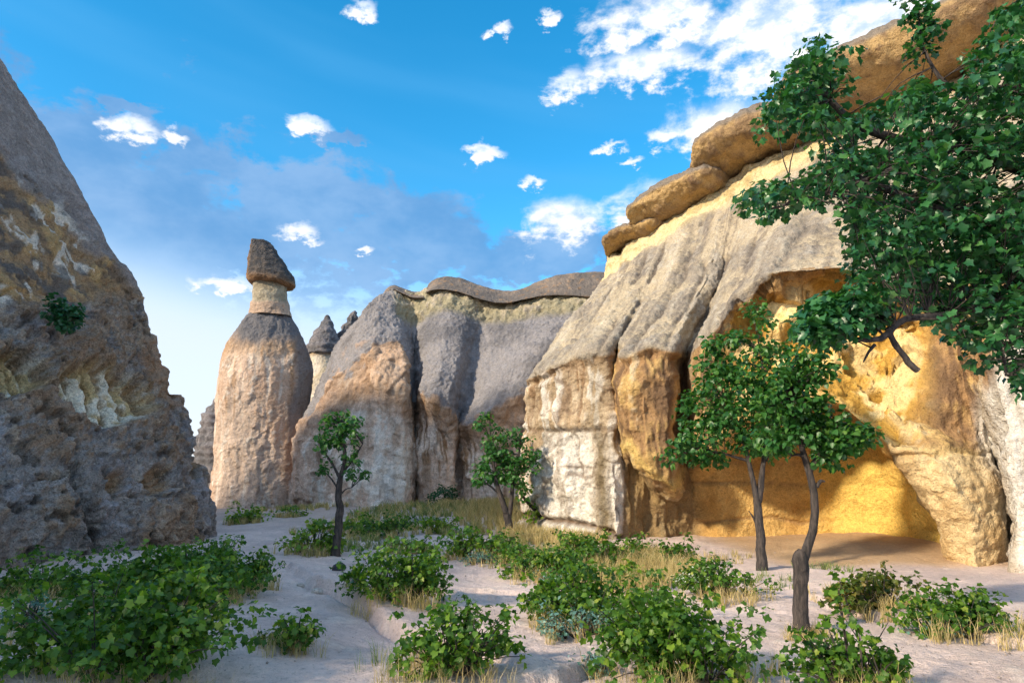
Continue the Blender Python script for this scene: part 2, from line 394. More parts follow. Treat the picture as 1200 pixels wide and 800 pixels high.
def sweep_cap(name, pts, half, up, down, nu, nv, shape_fn, mat, parent, endp=0.5, side=None):
    """long boulder cap: cross-section lens swept along pts; half/up/down radii per point"""
    pts = np.array(pts, np.float64); n = len(pts)
    t = np.linspace(0, n - 1, nv)
    I = lambda a: smooth1(np.interp(t, np.arange(n), np.asarray(a, float)), nv / n * 0.35, 0)
    Cx = np.stack([I(pts[:, k]) for k in range(3)], 1); hw, hu, hd = I(half), I(up), I(down)
    T = np.gradient(Cx, axis=0); T[:, 2] *= 0.0; T /= np.linalg.norm(T, axis=1, keepdims=True)
    Sd = np.stack([T[:, 1], -T[:, 0], T[:, 2] * 0], 1)
    s = np.linspace(0, 1, nv); e = np.clip(np.minimum(s, 1 - s) / 0.16, 0, 1); env = np.maximum(1 - (1 - e) ** 2.4, 0.0) ** endp
    a = np.linspace(0, 2 * np.pi, nu, endpoint=False); ca, sa = np.cos(a), np.sin(a)
    up_r = np.sign(sa) * np.abs(sa) ** 0.85
    G = Cx[:, None] + Sd[:, None] * (ca[None, :] * (hw * env)[:, None])[..., None]
    G[..., 2] += np.where(sa[None] > 0, up_r[None] * (hu * env)[:, None], up_r[None] * (hd * env)[:, None])
    du = np.roll(G, -1, 1) - np.roll(G, 1, 1); dv = np.gradient(G, axis=0)
    N = np.cross(dv, du); N /= np.linalg.norm(N, axis=2, keepdims=True) + 1e-9
    cen = Cx[:, None] ; sg = np.sign(((G - cen) * N).sum(-1).mean()); N *= sg
    Pf = G.reshape(-1, 3); Nf = N.reshape(-1, 3); px, py = proj(Pf)
    d, col = shape_fn(Pf, Nf, np.tile(a, nv), np.repeat(s, nu), px, py)
    Pf = Pf + Nf * (d * np.repeat(np.clip(env * 1.5, 0, 1), nu))[:, None]
    idx = np.arange(nu * nv).reshape(nv, nu); j = np.roll(idx, -1, 1)
    F = np.stack([idx[:-1], j[:-1], j[1:], idx[1:]], -1).reshape(-1, 4)
    if sg > 0: F = F[:, ::-1]
    me = mesh_np(name, Pf, F); set_col(me, col)
    return link(name, me, mat, parent)
def gauss(px, py, cx, cy, rx, ry, rot=0.0):
    c, s = math.cos(rot), math.sin(rot); dx, dy = px - cx, py - cy
    a = (dx * c + dy * s) / rx; b = (-dx * s + dy * c) / ry
    return np.exp(-(a * a + b * b))
def crack(P, sc, w, zs=1.0, seed=0.0):
    n = noise3(S3(P, sc, sc, sc * zs) + seed) + 0.35 * noise3(S3(P, sc * 3, sc * 3, sc * 3 * zs) + seed)
    return (1 - ss(np.abs(n), 0, w)) * ss(noise3(S3(P, sc * 0.6) + seed + 40), -0.02, 0.25)
def streaks(P, sc=2.2, zs=0.10, seed=0.0):
    w = 0.35 * noise3(S3(P, 0.8) + seed + 3)[:, None] * np.array((1, 1, 0), np.float32)
    Q = P + w * 0.5
    return noise3(S3(Q, sc, sc, sc * zs) + seed) + 0.65 * noise3(S3(Q, sc * 2.6, sc * 2.6, sc * 2.2 * zs) + seed) + 0.5 * noise3(S3(Q, sc * 6.0, sc * 6.0, sc * 4 * zs) + seed)

def worley(P, sc, zs=1.0, warp=0.35, seed=0):
    """broken plates: returns a random height per cell and the distance to the cell edge"""
    P = np.asarray(P, np.float32)
    Wp = np.stack([noise3(S3(P, sc * 1.7) + 5 + seed), noise3(S3(P, sc * 1.7) + 25 + seed), noise3(S3(P, sc * 1.7) + 45 + seed)], 1)
    Q = (P + Wp * (warp / sc)) * np.array((sc, sc, sc * zs), np.float32) + seed
    I = np.floor(Q).astype(np.int32); F = Q - I
    f1 = np.full(len(P), 9.0, np.float32); f2 = f1.copy(); ident = np.zeros(len(P), np.float32)
    for dx in (-1, 0, 1):
        for dy in (-1, 0, 1):
            for dz in (-1, 0, 1):
                h = _perm[(_perm[(_perm[(I[:, 0] + dx) & 255] + I[:, 1] + dy) & 255] + I[:, 2] + dz) & 255]
                jx = ((h * 73) & 255) / 255.0; jy = ((h * 151 + 37) & 255) / 255.0; jz = ((h * 199 + 91) & 255) / 255.0
                d = (dx + jx - F[:, 0]) ** 2 + (dy + jy - F[:, 1]) ** 2 + (dz + jz - F[:, 2]) ** 2
                near = d < f1
                f2 = np.where(near, f1, np.minimum(f2, d)); ident = np.where(near, h / 255.0, ident); f1 = np.where(near, d, f1)
    return ident - 0.5, np.sqrt(f2) - np.sqrt(f1)

# ---------------------------------------------------------------- rocks
GREY = C(0.155, 0.148, 0.158); GREYD = C(0.10, 0.098, 0.105); LILAC = C(0.25, 0.235, 0.245)
PINK = C(0.47, 0.33, 0.25); PINKL = C(0.56, 0.43, 0.35); BROWN = C(0.24, 0.145, 0.08); BROWND = C(0.10, 0.062, 0.04)
CREAM = C(0.62, 0.55, 0.47); WHITE = C(0.70, 0.66, 0.61); TAN = C(0.48, 0.37, 0.25); GOLD = C(0.60, 0.36, 0.09); OCHRE = C(0.50, 0.31, 0.11)
GREENISH = C(0.27, 0.24, 0.165); SAND = C(0.56, 0.47, 0.34)

def col_of(k, n): return np.tile(k, (n, 1)).astype(np.float32)

# --- the folded rock wall in the middle
def wall_cols():
    # per column: (px,py,Y) for ground, face, under ledge, ledge, slope, slope top, neck top
    w = [
     [(338,612,38.6),(340,560,38.6),(345,520,38.6),(352,490,38.6),(370,455,39),(388,412,39.5),(398,396,40)],
     [(362,612,37),(364,560,37),(367,520,37),(373,486,37),(390,440,37.6),(408,396,38.4),(418,374,39.2)],
     [(398,612,35.6),(399,560,35.6),(401,500,35.7),(404,460,35.8),(411,420,36.5),(424,382,37.5),(432,356,39)],
     [(438,612,34.9),(438,560,34.9),(438,480,35.0),(438,440,35.1),(440,402,36.2),(440,372,37.6),(446,343,39.4)],
     [(472,612,35.0),(474,560,35.0),(474,500,35.0),(475,455,35.1),(474,412,36.3),(468,378,38.0),(462,335,39.8)],
     [(481,612,35.8),(481,560,35.9),(481,500,36.0),(481,462,36.1),(480,420,37.0),(476,384,38.6),(472,338,40.1)],
     [(488,610,37.2),(487,560,37.2),(486,500,37.4),(486,470,37.6),(486,430,38.2),(485,388,39.3),(484,343,40.3)],
     [(496,610,36.0),(495,560,36.0),(494,490,36.2),(491,458,35.6),(498,422,36.8),(499,378,38.8),(499,336,40.1)],
     [(515,610,35.6),(514,560,35.6),(512,504,35.8),(507,468,34.7),(517,420,36.2),(522,368,38.6),(526,334,40)],
     [(532,610,35.8),(531,560,35.8),(529,520,35.9),(528,480,35.0),(538,422,36.5),(546,374,38.7),(552,342,40)],
     [(541,608,36.6),(539,560,36.7),(537,520,36.8),(537,494,36.7),(549,432,37.7),(561,384,39.4),(570,348,40.3)],
     [(553,608,35.9),(551,560,35.9),(549,530,36),(545,498,35.2),(575,432,36.8),(592,384,39.0),(598,350,40.2)],
     [(585,608,35.4),(582,560,35.4),(579,530,35.5),(573,482,34.3),(604,420,36.3),(622,376,38.8),(634,342,40)],
     [(620,608,35.2),(617,560,35.2),(612,520,35.3),(608,462,34.5),(636,402,36.4),(656,372,38.6),(676,341,39.8)],
     [(680,608,35.6),(680,560,35.6),(680,520,35.6),(680,460,35.6),(690,402,36.6),(706,372,38.6),(726,343,39.8)],
     [(770,608,37.5),(770,560,37.5),(770,520,37.5),(770,460,37.5),(770,402,38),(776,372,39.6),(786,349,40.8)],
    ]
    return w
wc = wall_cols()
rows = 7
net = [[at(*c[r]) for c in wc] for r in range(rows)]
net[0] = [(p[0], p[1], -0.8) for p in net[0]]
back = [(p[0], p[1] + 3.0, p[2] + 0.1) for p in net[-1]]
back2 = [(p[0] * 1.05, p[1] + 8.0, -1.0) for p in net[-1]]
net += [back, back2]
net = [[(r[0][0] + 1.5, r[0][1] + 6, r[0][2] if i < 8 else -1)] + r + [(r[-1][0] + 1.5, r[-1][1] + 6, r[-1][2])] for i, r in enumerate(net)]
def wall_fn(P, N, u, v, px, py):
    but = ss(u, 1.3, 2.0) * (1 - ss(u, 5.2, 6.2))          # the pale left buttress
    nb = fbm(S3(P, 0.5) + 70, 4); face = 1 - ss(v - (1.0 + 0.9 * nb) * but, 2.7, 3.3); neck = ss(v, 5.0, 5.35) * ss(u, 4.6, 5.4)
    n1 = fbm(S3(P, 0.45), 4); n2 = fbm(S3(P, 1.6), 4); n3 = fbm(S3(P, 6.0), 3)
    st = streaks(P, 1.5, 0.09)
    ck = crack(P, 0.55, 0.022, 0.5, 4.0) * face; ck2 = crack(P, 1.3, 0.03, 0.35, 9.0) * face
    d = 0.25 * n1 * (0.5 + 0.5 * face) + 0.07 * n2 * (0.35 + 0.7 * face) + 0.03 * n3 + 0.10 * np.clip(st, -1, 1) * face
    # flakes: broken terraces on the exposed face
    fl = np.floor((n1 * 1.2 + 0.6 * n2 + P[:, 2] * 0.12) * 3.0) / 3.0
    wi, we = worley(P, 0.55, 0.45, 0.4, 3); wi2, we2 = worley(P, 1.5, 0.6, 0.45, 8)
    d += face * (0.22 * wi + 0.10 * wi2) + (0.05 * n3 + 0.05 * n2) * (1 - face)
    edge = np.maximum((1 - ss(we, 0.0, 0.06)) * ss(n1, -0.25, 0.15), 0.6 * (1 - ss(we2, 0, 0.07)) * ss(n2, 0, 0.35)) * face
    d += 0.03 * fl * face - 0.05 * ck - 0.03 * ck2 + 0.06 * np.abs(n2) * face
    d += -0.10 * neck * (1 - ss(v, 6.0, 6.6)) + 0.12 * neck * n2
    # colour
    c = col_of(LILAC, len(px)); c = lerp(c, GREY, ss(n1 + 0.5 * n2, -0.25, 0.45)); c = lerp(c, LILAC * 1.15, ss(n2 + n3, 0.1, 0.8) * 0.5)
    cf = col_of(PINKL * 1.22, len(px)); cf = lerp(cf, WHITE * 1.2, ss(n1 + 0.4 * n2, -0.35, 0.3) * (0.35 + 0.65 * but))
    low = ss(v, 0.7, 1.5)
    cf = lerp(cf, BROWN * 1.15, ss(st, 0.05, 0.45) * (0.30 + 0.65 * low) * (1 - 0.55 * but))
    cf = lerp(cf, PINK, ss(v, 1.7, 2.5) * 0.75 * ss(n2 + 0.4, -0.2, 0.6)); cf = lerp(cf, BROWN * 1.3, ss(v, 2.1, 2.8) * 0.55)
    # reddish left slab and darker streaks and gullies
    red = (1 - ss(u, 2.2, 2.9)); cf = lerp(cf, PINK * 0.95, red * 0.8)
    cf = lerp(cf, BROWND * 1.3, ss(streaks(P, 0.8, 0.05, 23.0), 0.35, 0.6) * 0.75 * ss(u, 5.5, 6.5))
    gul = np.maximum(np.exp(-((u - 7.0) / 0.5) ** 2), np.exp(-((u - 11.0) / 0.55) ** 2)); cf = lerp(cf, BROWND * 1.5, gul * 0.8)  # gullies darkened: shade of the folds put into the colour
    cf = cf * (1 + 0.35 * wi + 0.25 * wi2)[:, None]; cf = lerp(cf, BROWND * 1.8, np.clip(edge * 0.6, 0, 1)); cf = lerp(cf, WHITE * 1.05, ss(-st + 0.5 * n3, 0.15, 0.5) * (0.30 + 0.5 * but) * (1 - ss(v, 1.9, 2.5)))
    m = ss(face + 0.5 * n2 * (face * (1 - face) * 4), 0.3, 0.7)
    # lichen-free brown patches on the buttress top
    c = lerp(c, PINK * 0.85, but * ss(n2 + 0.3 * n1 + (4.4 - v) * 0.5, 0.2, 0.7) * 0.7)
    c = lerp(c, cf, m)
    cn = lerp(col_of(GREENISH * 1.15, len(px)), SAND * 0.85, ss(n2 * 0.4 + st * 0.7 + 0.5 * (v - 5.6), -0.1, 0.5)); cn = lerp(cn, GREYD * 1.6, ss(st, 0.25, 0.7) * 0.6)
    cn = lerp(cn, GREENISH * 0.75, (1 - ss(v, 5.1, 5.5)) * 0.7)
    c = lerp(c, cn, neck * (1 - ss(v, 6.9, 7.1)))
    return d, c
T = empty('rock_wall', at(520, 606, 35.5), 'folded grey rock wall with a thin dark cap, beside the capped fairy chimney', 'rock'); T['kind'] = 'thing'
T.location = (0, 0, 0)
surface('wall_face', net, 380, 270, 2.0, 2.7, wall_fn, M_ROCK, T, cap=2.2)
def cap_fn(P, N, u, v, px, py):
    n1 = fbm(S3(P, 0.6), 4); n2 = fbm(S3(P, 3.0), 4)
    c = lerp(col_of(C(0.15, 0.13, 0.12), len(px)), C(0.23, 0.185, 0.155), ss(n1 + 0.4 * n2, -0.3, 0.5)); c = lerp(c, C(0.38, 0.21, 0.09), ss(n2, 0.25, 0.6) * 0.5)
    return 0.04 * n1 + 0.03 * n2, c
def slab(name, top, bot, Y, depth, fn, mat, parent, nu=160):
    rws = [[at(px, py + 1.5, Y + 1.4) for px, py in bot], [at(px, py, Y - 0.35) for px, py in bot], [at(px, py * 0.55 + ty * 0.45, Y + 0.35) for (px, py), (_, ty) in zip(bot, top)],
           [at(px, ty + 1.5, Y + 1.3) for px, ty in top], [at(px, ty, Y + 2.0) for px, ty in top],
           [(p[0], p[1] + depth, p[2] - 0.6) for p in [at(px, ty, Y + 2.0) for px, ty in top]], [(p[0], p[1] + depth, p[2] - 2.2) for p in [at(px, ty, Y + 2.0) for px, ty in top]]]
    # pinch both ends
    for r in rws:
        a = np.array(r[0]); b = np.array(r[-1]); m0 = np.mean([rr[0] for rr in rws], 0) if False else a
    return surface(name, rws, nu, 60, 2.0, 0.7, fn, mat, parent, cap=3)
slab('caprock', [(498,340),(504,330),(512,325),(522,323),(540,325),(560,333),(580,339),(596,341),(614,337),(634,328),(652,322),(675,319),(700,318),(740,320)],
     [(499,343),(505,340),(514,339),(526,340),(541,343),(560,350),(580,355),(596,355),(614,351),(634,347),(652,346),(675,347),(700,349),(740,352)], 39.75, 5, cap_fn, M_ROCK, T)
slab('caprock', [(449,343),(456,335),(462,333),(472,337),(484,341),(497,341)], [(450,345),(456,340),(462,339),(472,344),(484,349),(497,349)], 40.0, 4, cap_fn, M_ROCK, T, 60)

# --- the capped fairy chimney
T = empty('fairy_chimney', (0, 0, 0), 'tall pinkish fairy chimney with a tilted dark cap stone on a short neck', 'rock')
YC = 41.0
def ring_at(cx, hw, py, Y=YC, dep=1.0, dy=0.0):
    p = at(cx, py, Y); q = at(cx + hw, py, Y); r = q[0] - p[0]
    return (p[0], Y + dy, p[2], r, r * dep)
def chim_fn(P, N, u, v, px, py):
    n1 = fbm(S3(P, 0.42, 0.42, 0.2), 4); n2 = fbm(S3(P, 1.5, 1.5, 0.9), 4); n3 = fbm(S3(P, 6), 3); st = streaks(P, 1.3, 0.08, 3.0)
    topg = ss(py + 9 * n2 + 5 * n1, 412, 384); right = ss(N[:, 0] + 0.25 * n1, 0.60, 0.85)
    ck = crack(P, 0.5, 0.022, 0.4, 2.0)
    wi, we = worley(P, 0.5, 0.4, 0.4, 5); wi2, we2 = worley(P, 1.4, 0.6, 0.4, 2); edge = np.maximum(1 - ss(we, 0, 0.05), 0.6 * (1 - ss(we2, 0, 0.06))) * ss(n2, -0.05, 0.3)
    fl = (0.8 * wi + 0.5 * wi2) * 4
    d = 0.24 * n1 + 0.05 * n2 + 0.03 * n3 + 0.03 * fl * (1 - topg) - 0.08 * ck * (1 - topg) + 0.05 * np.clip(st, -1, 1)
    c = lerp(col_of(PINKL, len(px)), PINK, ss(n1 + 0.5 * n2, -0.3, 0.35)); c = lerp(c, BROWN * 1.6, ss(st, 0.15, 0.6) * 0.75 * ss(py, 600, 440)); c = lerp(c, WHITE, ss(-st, 0.25, 0.6) * 0.5)
    c = lerp(c, WHITE, ss(n2 + 0.5 * n3 + st * 0.3, 0.35, 0.7) * 0.55); c = c * (1 + 0.25 * wi + 0.2 * wi2)[:, None]; c = lerp(c, BROWND * 2, edge * 0.5)
    c = lerp(c, C(0.38, 0.22, 0.10), np.exp(-((py - 405 - 8 * n1) / 14) ** 2) * 0.6)
    c = lerp(c, GREY * 0.95, np.maximum(topg, right * 0.85 * ss(py, 600, 480)))  # weathered grey top; shade of the right side put into the colour
    return d, c
spec = [ring_at(299, 50, 616, dep=0.9)] + [ring_at(cx, hw, py, dep=0.9) for cx, hw, py in
        [(299,49,600),(301,49,560),(304,50,520),(307,51,480),(310,51,450),(311,49,430),(312,45,412),(313,39,396),(315,32,384),(317,25,374),(318,20,367)]]
spec[0] = (spec[0][0], YC, -0.8, spec[0][3], spec[0][4])
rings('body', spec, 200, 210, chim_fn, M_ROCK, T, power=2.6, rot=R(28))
def neck_fn(P, N, u, v, px, py):
    n1 = fbm(S3(P, 0.9), 4); n2 = fbm(S3(P, 3.5), 3); lo = ss(py + 2 * n1, 351, 356)
    c = lerp(col_of(C(0.27, 0.23, 0.17), len(px)), C(0.38, 0.33, 0.25), ss(n1 + n2 * .5, -0.2, 0.5)); c = lerp(c, PINK, lo * 0.8)
    return 0.08 * n1 + 0.04 * n2 + 0.10 * lo, c
rings('neck', [ring_at(317, 22, 372), ring_at(316.5, 20.5, 362), ring_at(316.5, 19.5, 355), ring_at(316.5, 19, 340), ring_at(317, 19.5, 324)], 90, 60, neck_fn, M_ROCK, T, power=2.4, rot=R(20), sv=1.5)
def ccap_fn(P, N, u, v, px, py):
    n1 = fbm(S3(P, 0.9), 4); n2 = fbm(S3(P, 3.0), 4)
    strata = np.sin(P[:, 2] * 16 + 3 * n1)
    c = lerp(col_of(GREYD * 0.7, len(px)), C(0.13, 0.11, 0.10), ss(n1 + n2, -0.3, 0.6))
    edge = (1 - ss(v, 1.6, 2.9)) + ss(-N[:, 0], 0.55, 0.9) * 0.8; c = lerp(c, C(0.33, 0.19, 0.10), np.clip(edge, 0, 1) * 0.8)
    return 0.10 * n1 + 0.06 * n2 + 0.012 * strata, c
o = rings('cap', [ring_at(317, 12, 335), ring_at(317.5, 23, 334.5), ring_at(317.5, 27.5, 332), ring_at(316, 26.5, 323), ring_at(311.5, 21.5, 310), ring_at(306.5, 17, 299), ring_at(302.5, 13.5, 290), ring_at(301, 10.5, 285), ring_at(301, 6, 283.5)],
      90, 80, ccap_fn, M_ROUGH, T, power=2.5, rot=R(15), sv=1.2)
px0 = at(317, 330, YC)
o.data.transform(Matrix.Translation(px0) @ Matrix.Rotation(R(6), 4, 'Y') @ Matrix.Translation(-Vector(px0)))

# --- small capped chimney behind, and the rock finger beside it
T = empty('fairy_chimney', (0, 0, 0), 'small fairy chimney with pointed grey cap over pale neck, behind the wall', 'rock')
YB = 48.0
def dark_fn(P, N, u, v, px, py):
    n1 = fbm(S3(P, 0.8), 4); n2 = fbm(S3(P, 3.0), 4); strata = np.sin(P[:, 2] * 11 + 2 * n1)
    c = lerp(col_of(C(0.16, 0.155, 0.165), len(px)), C(0.25, 0.23, 0.24), ss(n1 + n2, -0.3, 0.5))
    return 0.12 * n1 + 0.06 * n2 + 0.03 * strata, c
def pale_fn(P, N, u, v, px, py):
    n1 = fbm(S3(P, 0.7), 4); c = lerp(col_of(CREAM, len(px)), SAND, ss(n1, -0.3, 0.3)); c = lerp(c, BROWN * 1.4, ss(v, 3.4, 4.0) * 0.7)
    return 0.10 * n1, c
sp = [ring_at(381, 30, 600, YB), ring_at(380, 26, 500, YB), ring_at(379, 18, 440, YB), ring_at(378, 14.5, 424, YB), ring_at(378, 15.5, 414, YB)]
sp[0] = (*sp[0][:2], -0.8, *sp[0][3:])
rings('neck', sp, 80, 80, pale_fn, M_ROCK, T, sv=2)
rings('cap', [ring_at(379, 12, 416, YB), ring_at(379, 19, 415, YB), ring_at(379.5, 20, 409, YB), ring_at(381, 14.5, 394, YB), ring_at(382.5, 9, 382, YB), ring_at(383.5, 4, 373, YB), ring_at(384, 1.2, 369, YB)], 80, 70, dark_fn, M_ROUGH, T, sv=1.0)
T = empty('rock_finger', (0, 0, 0), 'thin jagged grey rock finger leaning behind the pale buttress', 'rock')
sp = [ring_at(396, 16, 600, 49), ring_at(398, 12, 440, 49), ring_at(404, 11, 400, 49), ring_at(409, 8, 385, 49), ring_at(413, 7, 374, 49), ring_at(416, 5, 368, 49), ring_at(417, 2, 366, 49)]
sp[0] = (*sp[0][:2], -0.8, *sp[0][3:])
def fing_fn(P, N, u, v, px, py):
    d, c = dark_fn(P, N, u, v, px, py); return d * 2.2, c
rings('body', sp, 60, 90, fing_fn, M_ROUGH, T, sv=1.5)
T = empty('grey_rock', (0, 0, 0), 'rounded dark grey rock in the gap beside the tall fairy chimney', 'rock')
sp = [ring_at(262, 40, 615, 52), ring_at(262, 36, 560, 52), ring_at(262, 31, 520, 52), ring_at(262, 24, 490, 52), ring_at(264, 14, 470, 52), ring_at(266, 5, 460, 52)]
sp[0] = (*sp[0][:2], -0.8, *sp[0][3:])
rings('body', sp, 100, 90, fing_fn, M_ROUGH, T, sv=3)

# --- the big right cliff
RC = [
 #  ground        face mid       under ledge    lip outer      hollow low     hollow high    brow/ledge     slope mid      slope top      neck top
 [(612,645,24.4),(611,600,24.4),(611,560,24.4),(611,525,24.4),(611,495,24.5),(612,468,24.7),(618,446,24.9),(660,380,27.4),(704,330,30.0),(718,300,31.2)],
 [(628,650,22.6),(628,600,22.6),(628,560,22.6),(628,525,22.7),(628,490,22.8),(628,458,22.9),(629,437,22.9),(674,370,26.4),(716,322,29.2),(722,300,30.2)],
 [(655,652,21.6),(655,600,21.6),(655,562,21.6),(655,525,21.7),(655,490,21.8),(655,452,22.0),(652,427,21.9),(695,360,25.7),(728,311,28.6),(732,286,29.6)],
 [(690,655,20.9),(690,600,20.9),(690,560,20.9),(690,525,21.0),(690,490,21.1),(688,448,21.3),(684,415,21.1),(722,350,25.0),(750,298,28.0),(755,272,29.0)],
 [(724,657,20.4),(722,600,20.4),(720,560,20.4),(718,525,20.5),(716,490,20.6),(714,445,20.8),(708,408,20.6),(745,342,24.5),(770,285,27.6),(776,258,28.6)],
 [(735,657,20.7),(734,600,20.7),(732,560,20.7),(729,525,20.8),(723,490,21.1),(721,445,21.5),(729,392,21.6),(760,334,24.8),(784,274,27.4),(790,248,28.4)],
 [(745,658,20.9),(745,610,20.9),(744,548,20.9),(737,518,19.3),(727,482,19.2),(722,452,19.3),(731,420,19.4),(775,344,23.2),(802,264,27.0),(808,238,28.0)],
 [(775,660,21.1),(772,612,21.1),(769,580,21.0),(762,556,19.0),(756,505,18.9),(752,450,18.9),(757,405,19.0),(805,332,22.8),(826,250,26.6),(830,224,27.6)],
 [(806,656,21.3),(802,615,21.3),(797,590,21.2),(791,575,19.2),(787,505,18.9),(786,450,18.9),(788,406,19.0),(830,322,22.6),(848,242,26.2),(852,216,27.2)],
 [(824,652,21.2),(817,605,21.4),(811,570,21.4),(803,540,21.2),(801,495,21.2),(802,450,21.0),(806,410,20.4),(844,328,22.9),(864,234,25.9),(868,206,26.9)],
 [(850,650,20.8),(846,600,20.8),(842,548,20.4),(832,520,18.2),(828,475,18.0),(828,432,18.0),(834,392,18.1),(866,302,21.7),(884,222,25.4),(888,194,26.4)],
 [(880,649,20.7),(880,600,20.7),(880,515,20.3),(878,482,17.6),(870,440,18.0),(862,380,18.4),(857,347,17.8),(888,286,20.8),(914,206,24.9),(918,176,25.9)],
 [(920,649,20.5),(920,600,20.5),(922,500,20.0),(924,458,17.2),(916,425,17.9),(903,354,18.6),(902,319,17.3),(924,266,19.4),(950,186,24.4),(955,154,25.4)],
 [(975,652,19.9),(976,605,20.1),(984,508,19.6),(985,474,16.7),(978,436,17.4),(972,346,18.1),(984,313,16.8),(1000,250,18.9),(1010,160,23.9),(1016,126,24.9)],
 [(1045,660,18.3),(1050,604,18.9),(1026,520,19.0),(1026,510,16.4),(1026,470,17.2),(1028,366,17.6),(1042,336,16.4),(1060,250,18.2),(1068,140,23.3),(1074,104,24.3)],
 [(1107,667,16.6),(1101,618,17.1),(1068,566,17.6),(1032,514,16.8),(1046,484,16.8),(1050,380,17.7),(1064,338,16.2),(1084,245,17.8),(1095,125,22.8),(1100,88,23.8)],
 [(1111,668,16.0),(1105,618,15.5),(1074,570,15.5),(1037,519,15.6),(1062,488,16.4),(1075,390,17.2),(1088,340,16.0),(1108,240,17.6),(1120,110,22.4),(1126,72,23.4)],
 [(1145,670,15.1),(1138,606,14.9),(1118,566,14.8),(1096,528,15.1),(1102,506,15.9),(1106,400,16.4),(1120,332,15.6),(1142,222,17.2),(1158,82,21.6),(1164,44,22.6)],
 [(1174,673,15.4),(1176,610,15.3),(1164,562,15.3),(1148,534,15.5),(1140,500,15.9),(1128,410,16.0),(1146,330,15.4),(1176,202,16.9),(1196,46,21),(1202,6,22)],
 [(1184,675,16.2),(1184,612,16.2),(1176,562,16.2),(1164,530,16.1),(1150,482,15.7),(1140,410,15.3),(1158,326,15.1),(1192,196,16.7),(1222,30,20.7),(1230,-12,21.7)],
 [(1190,686,14.3),(1187,620,14.3),(1184,562,14.3),(1177,520,14.3),(1164,468,14.4),(1152,405,14.6),(1172,322,14.8),(1210,190,16.4),(1250,10,20.2),(1258,-34,21.2)],
 [(1262,692,13.4),(1260,620,13.4),(1255,562,13.4),(1250,520,13.4),(1240,465,13.5),(1232,402,13.7),(1250,310,14),(1290,170,15.6),(1330,-40,19.4),(1340,-86,20.4)],
 [(1400,700,12.6),(1400,620,12.6),(1400,562,12.6),(1400,520,12.6),(1400,460,12.7),(1400,400,12.9),(1420,300,13.2),(1450,140,15),(1480,-100,18.8),(1490,-150,19.8)],
]
NR = 10
net = [[at(*c[r]) for c in RC] for r in range(NR)]
net[0] = [(p[0], p[1], -0.8) for p in net[0]]
net += [[(p[0] + 2.0, p[1] + 2.5, p[2] + 0.2) for p in net[-1]], [(p[0] + 7, p[1] + 9, -1.0) for p in net[-1]]]
net = [[(r[0][0] + 4.0, r[0][1] + 10, r[0][2])] + r + [(r[-1][0] + 6, r[-1][1] + 1.5, r[-1][2]), (r[-1][0] + 12, r[-1][1] + 8, r[-1][2])] for r in net]
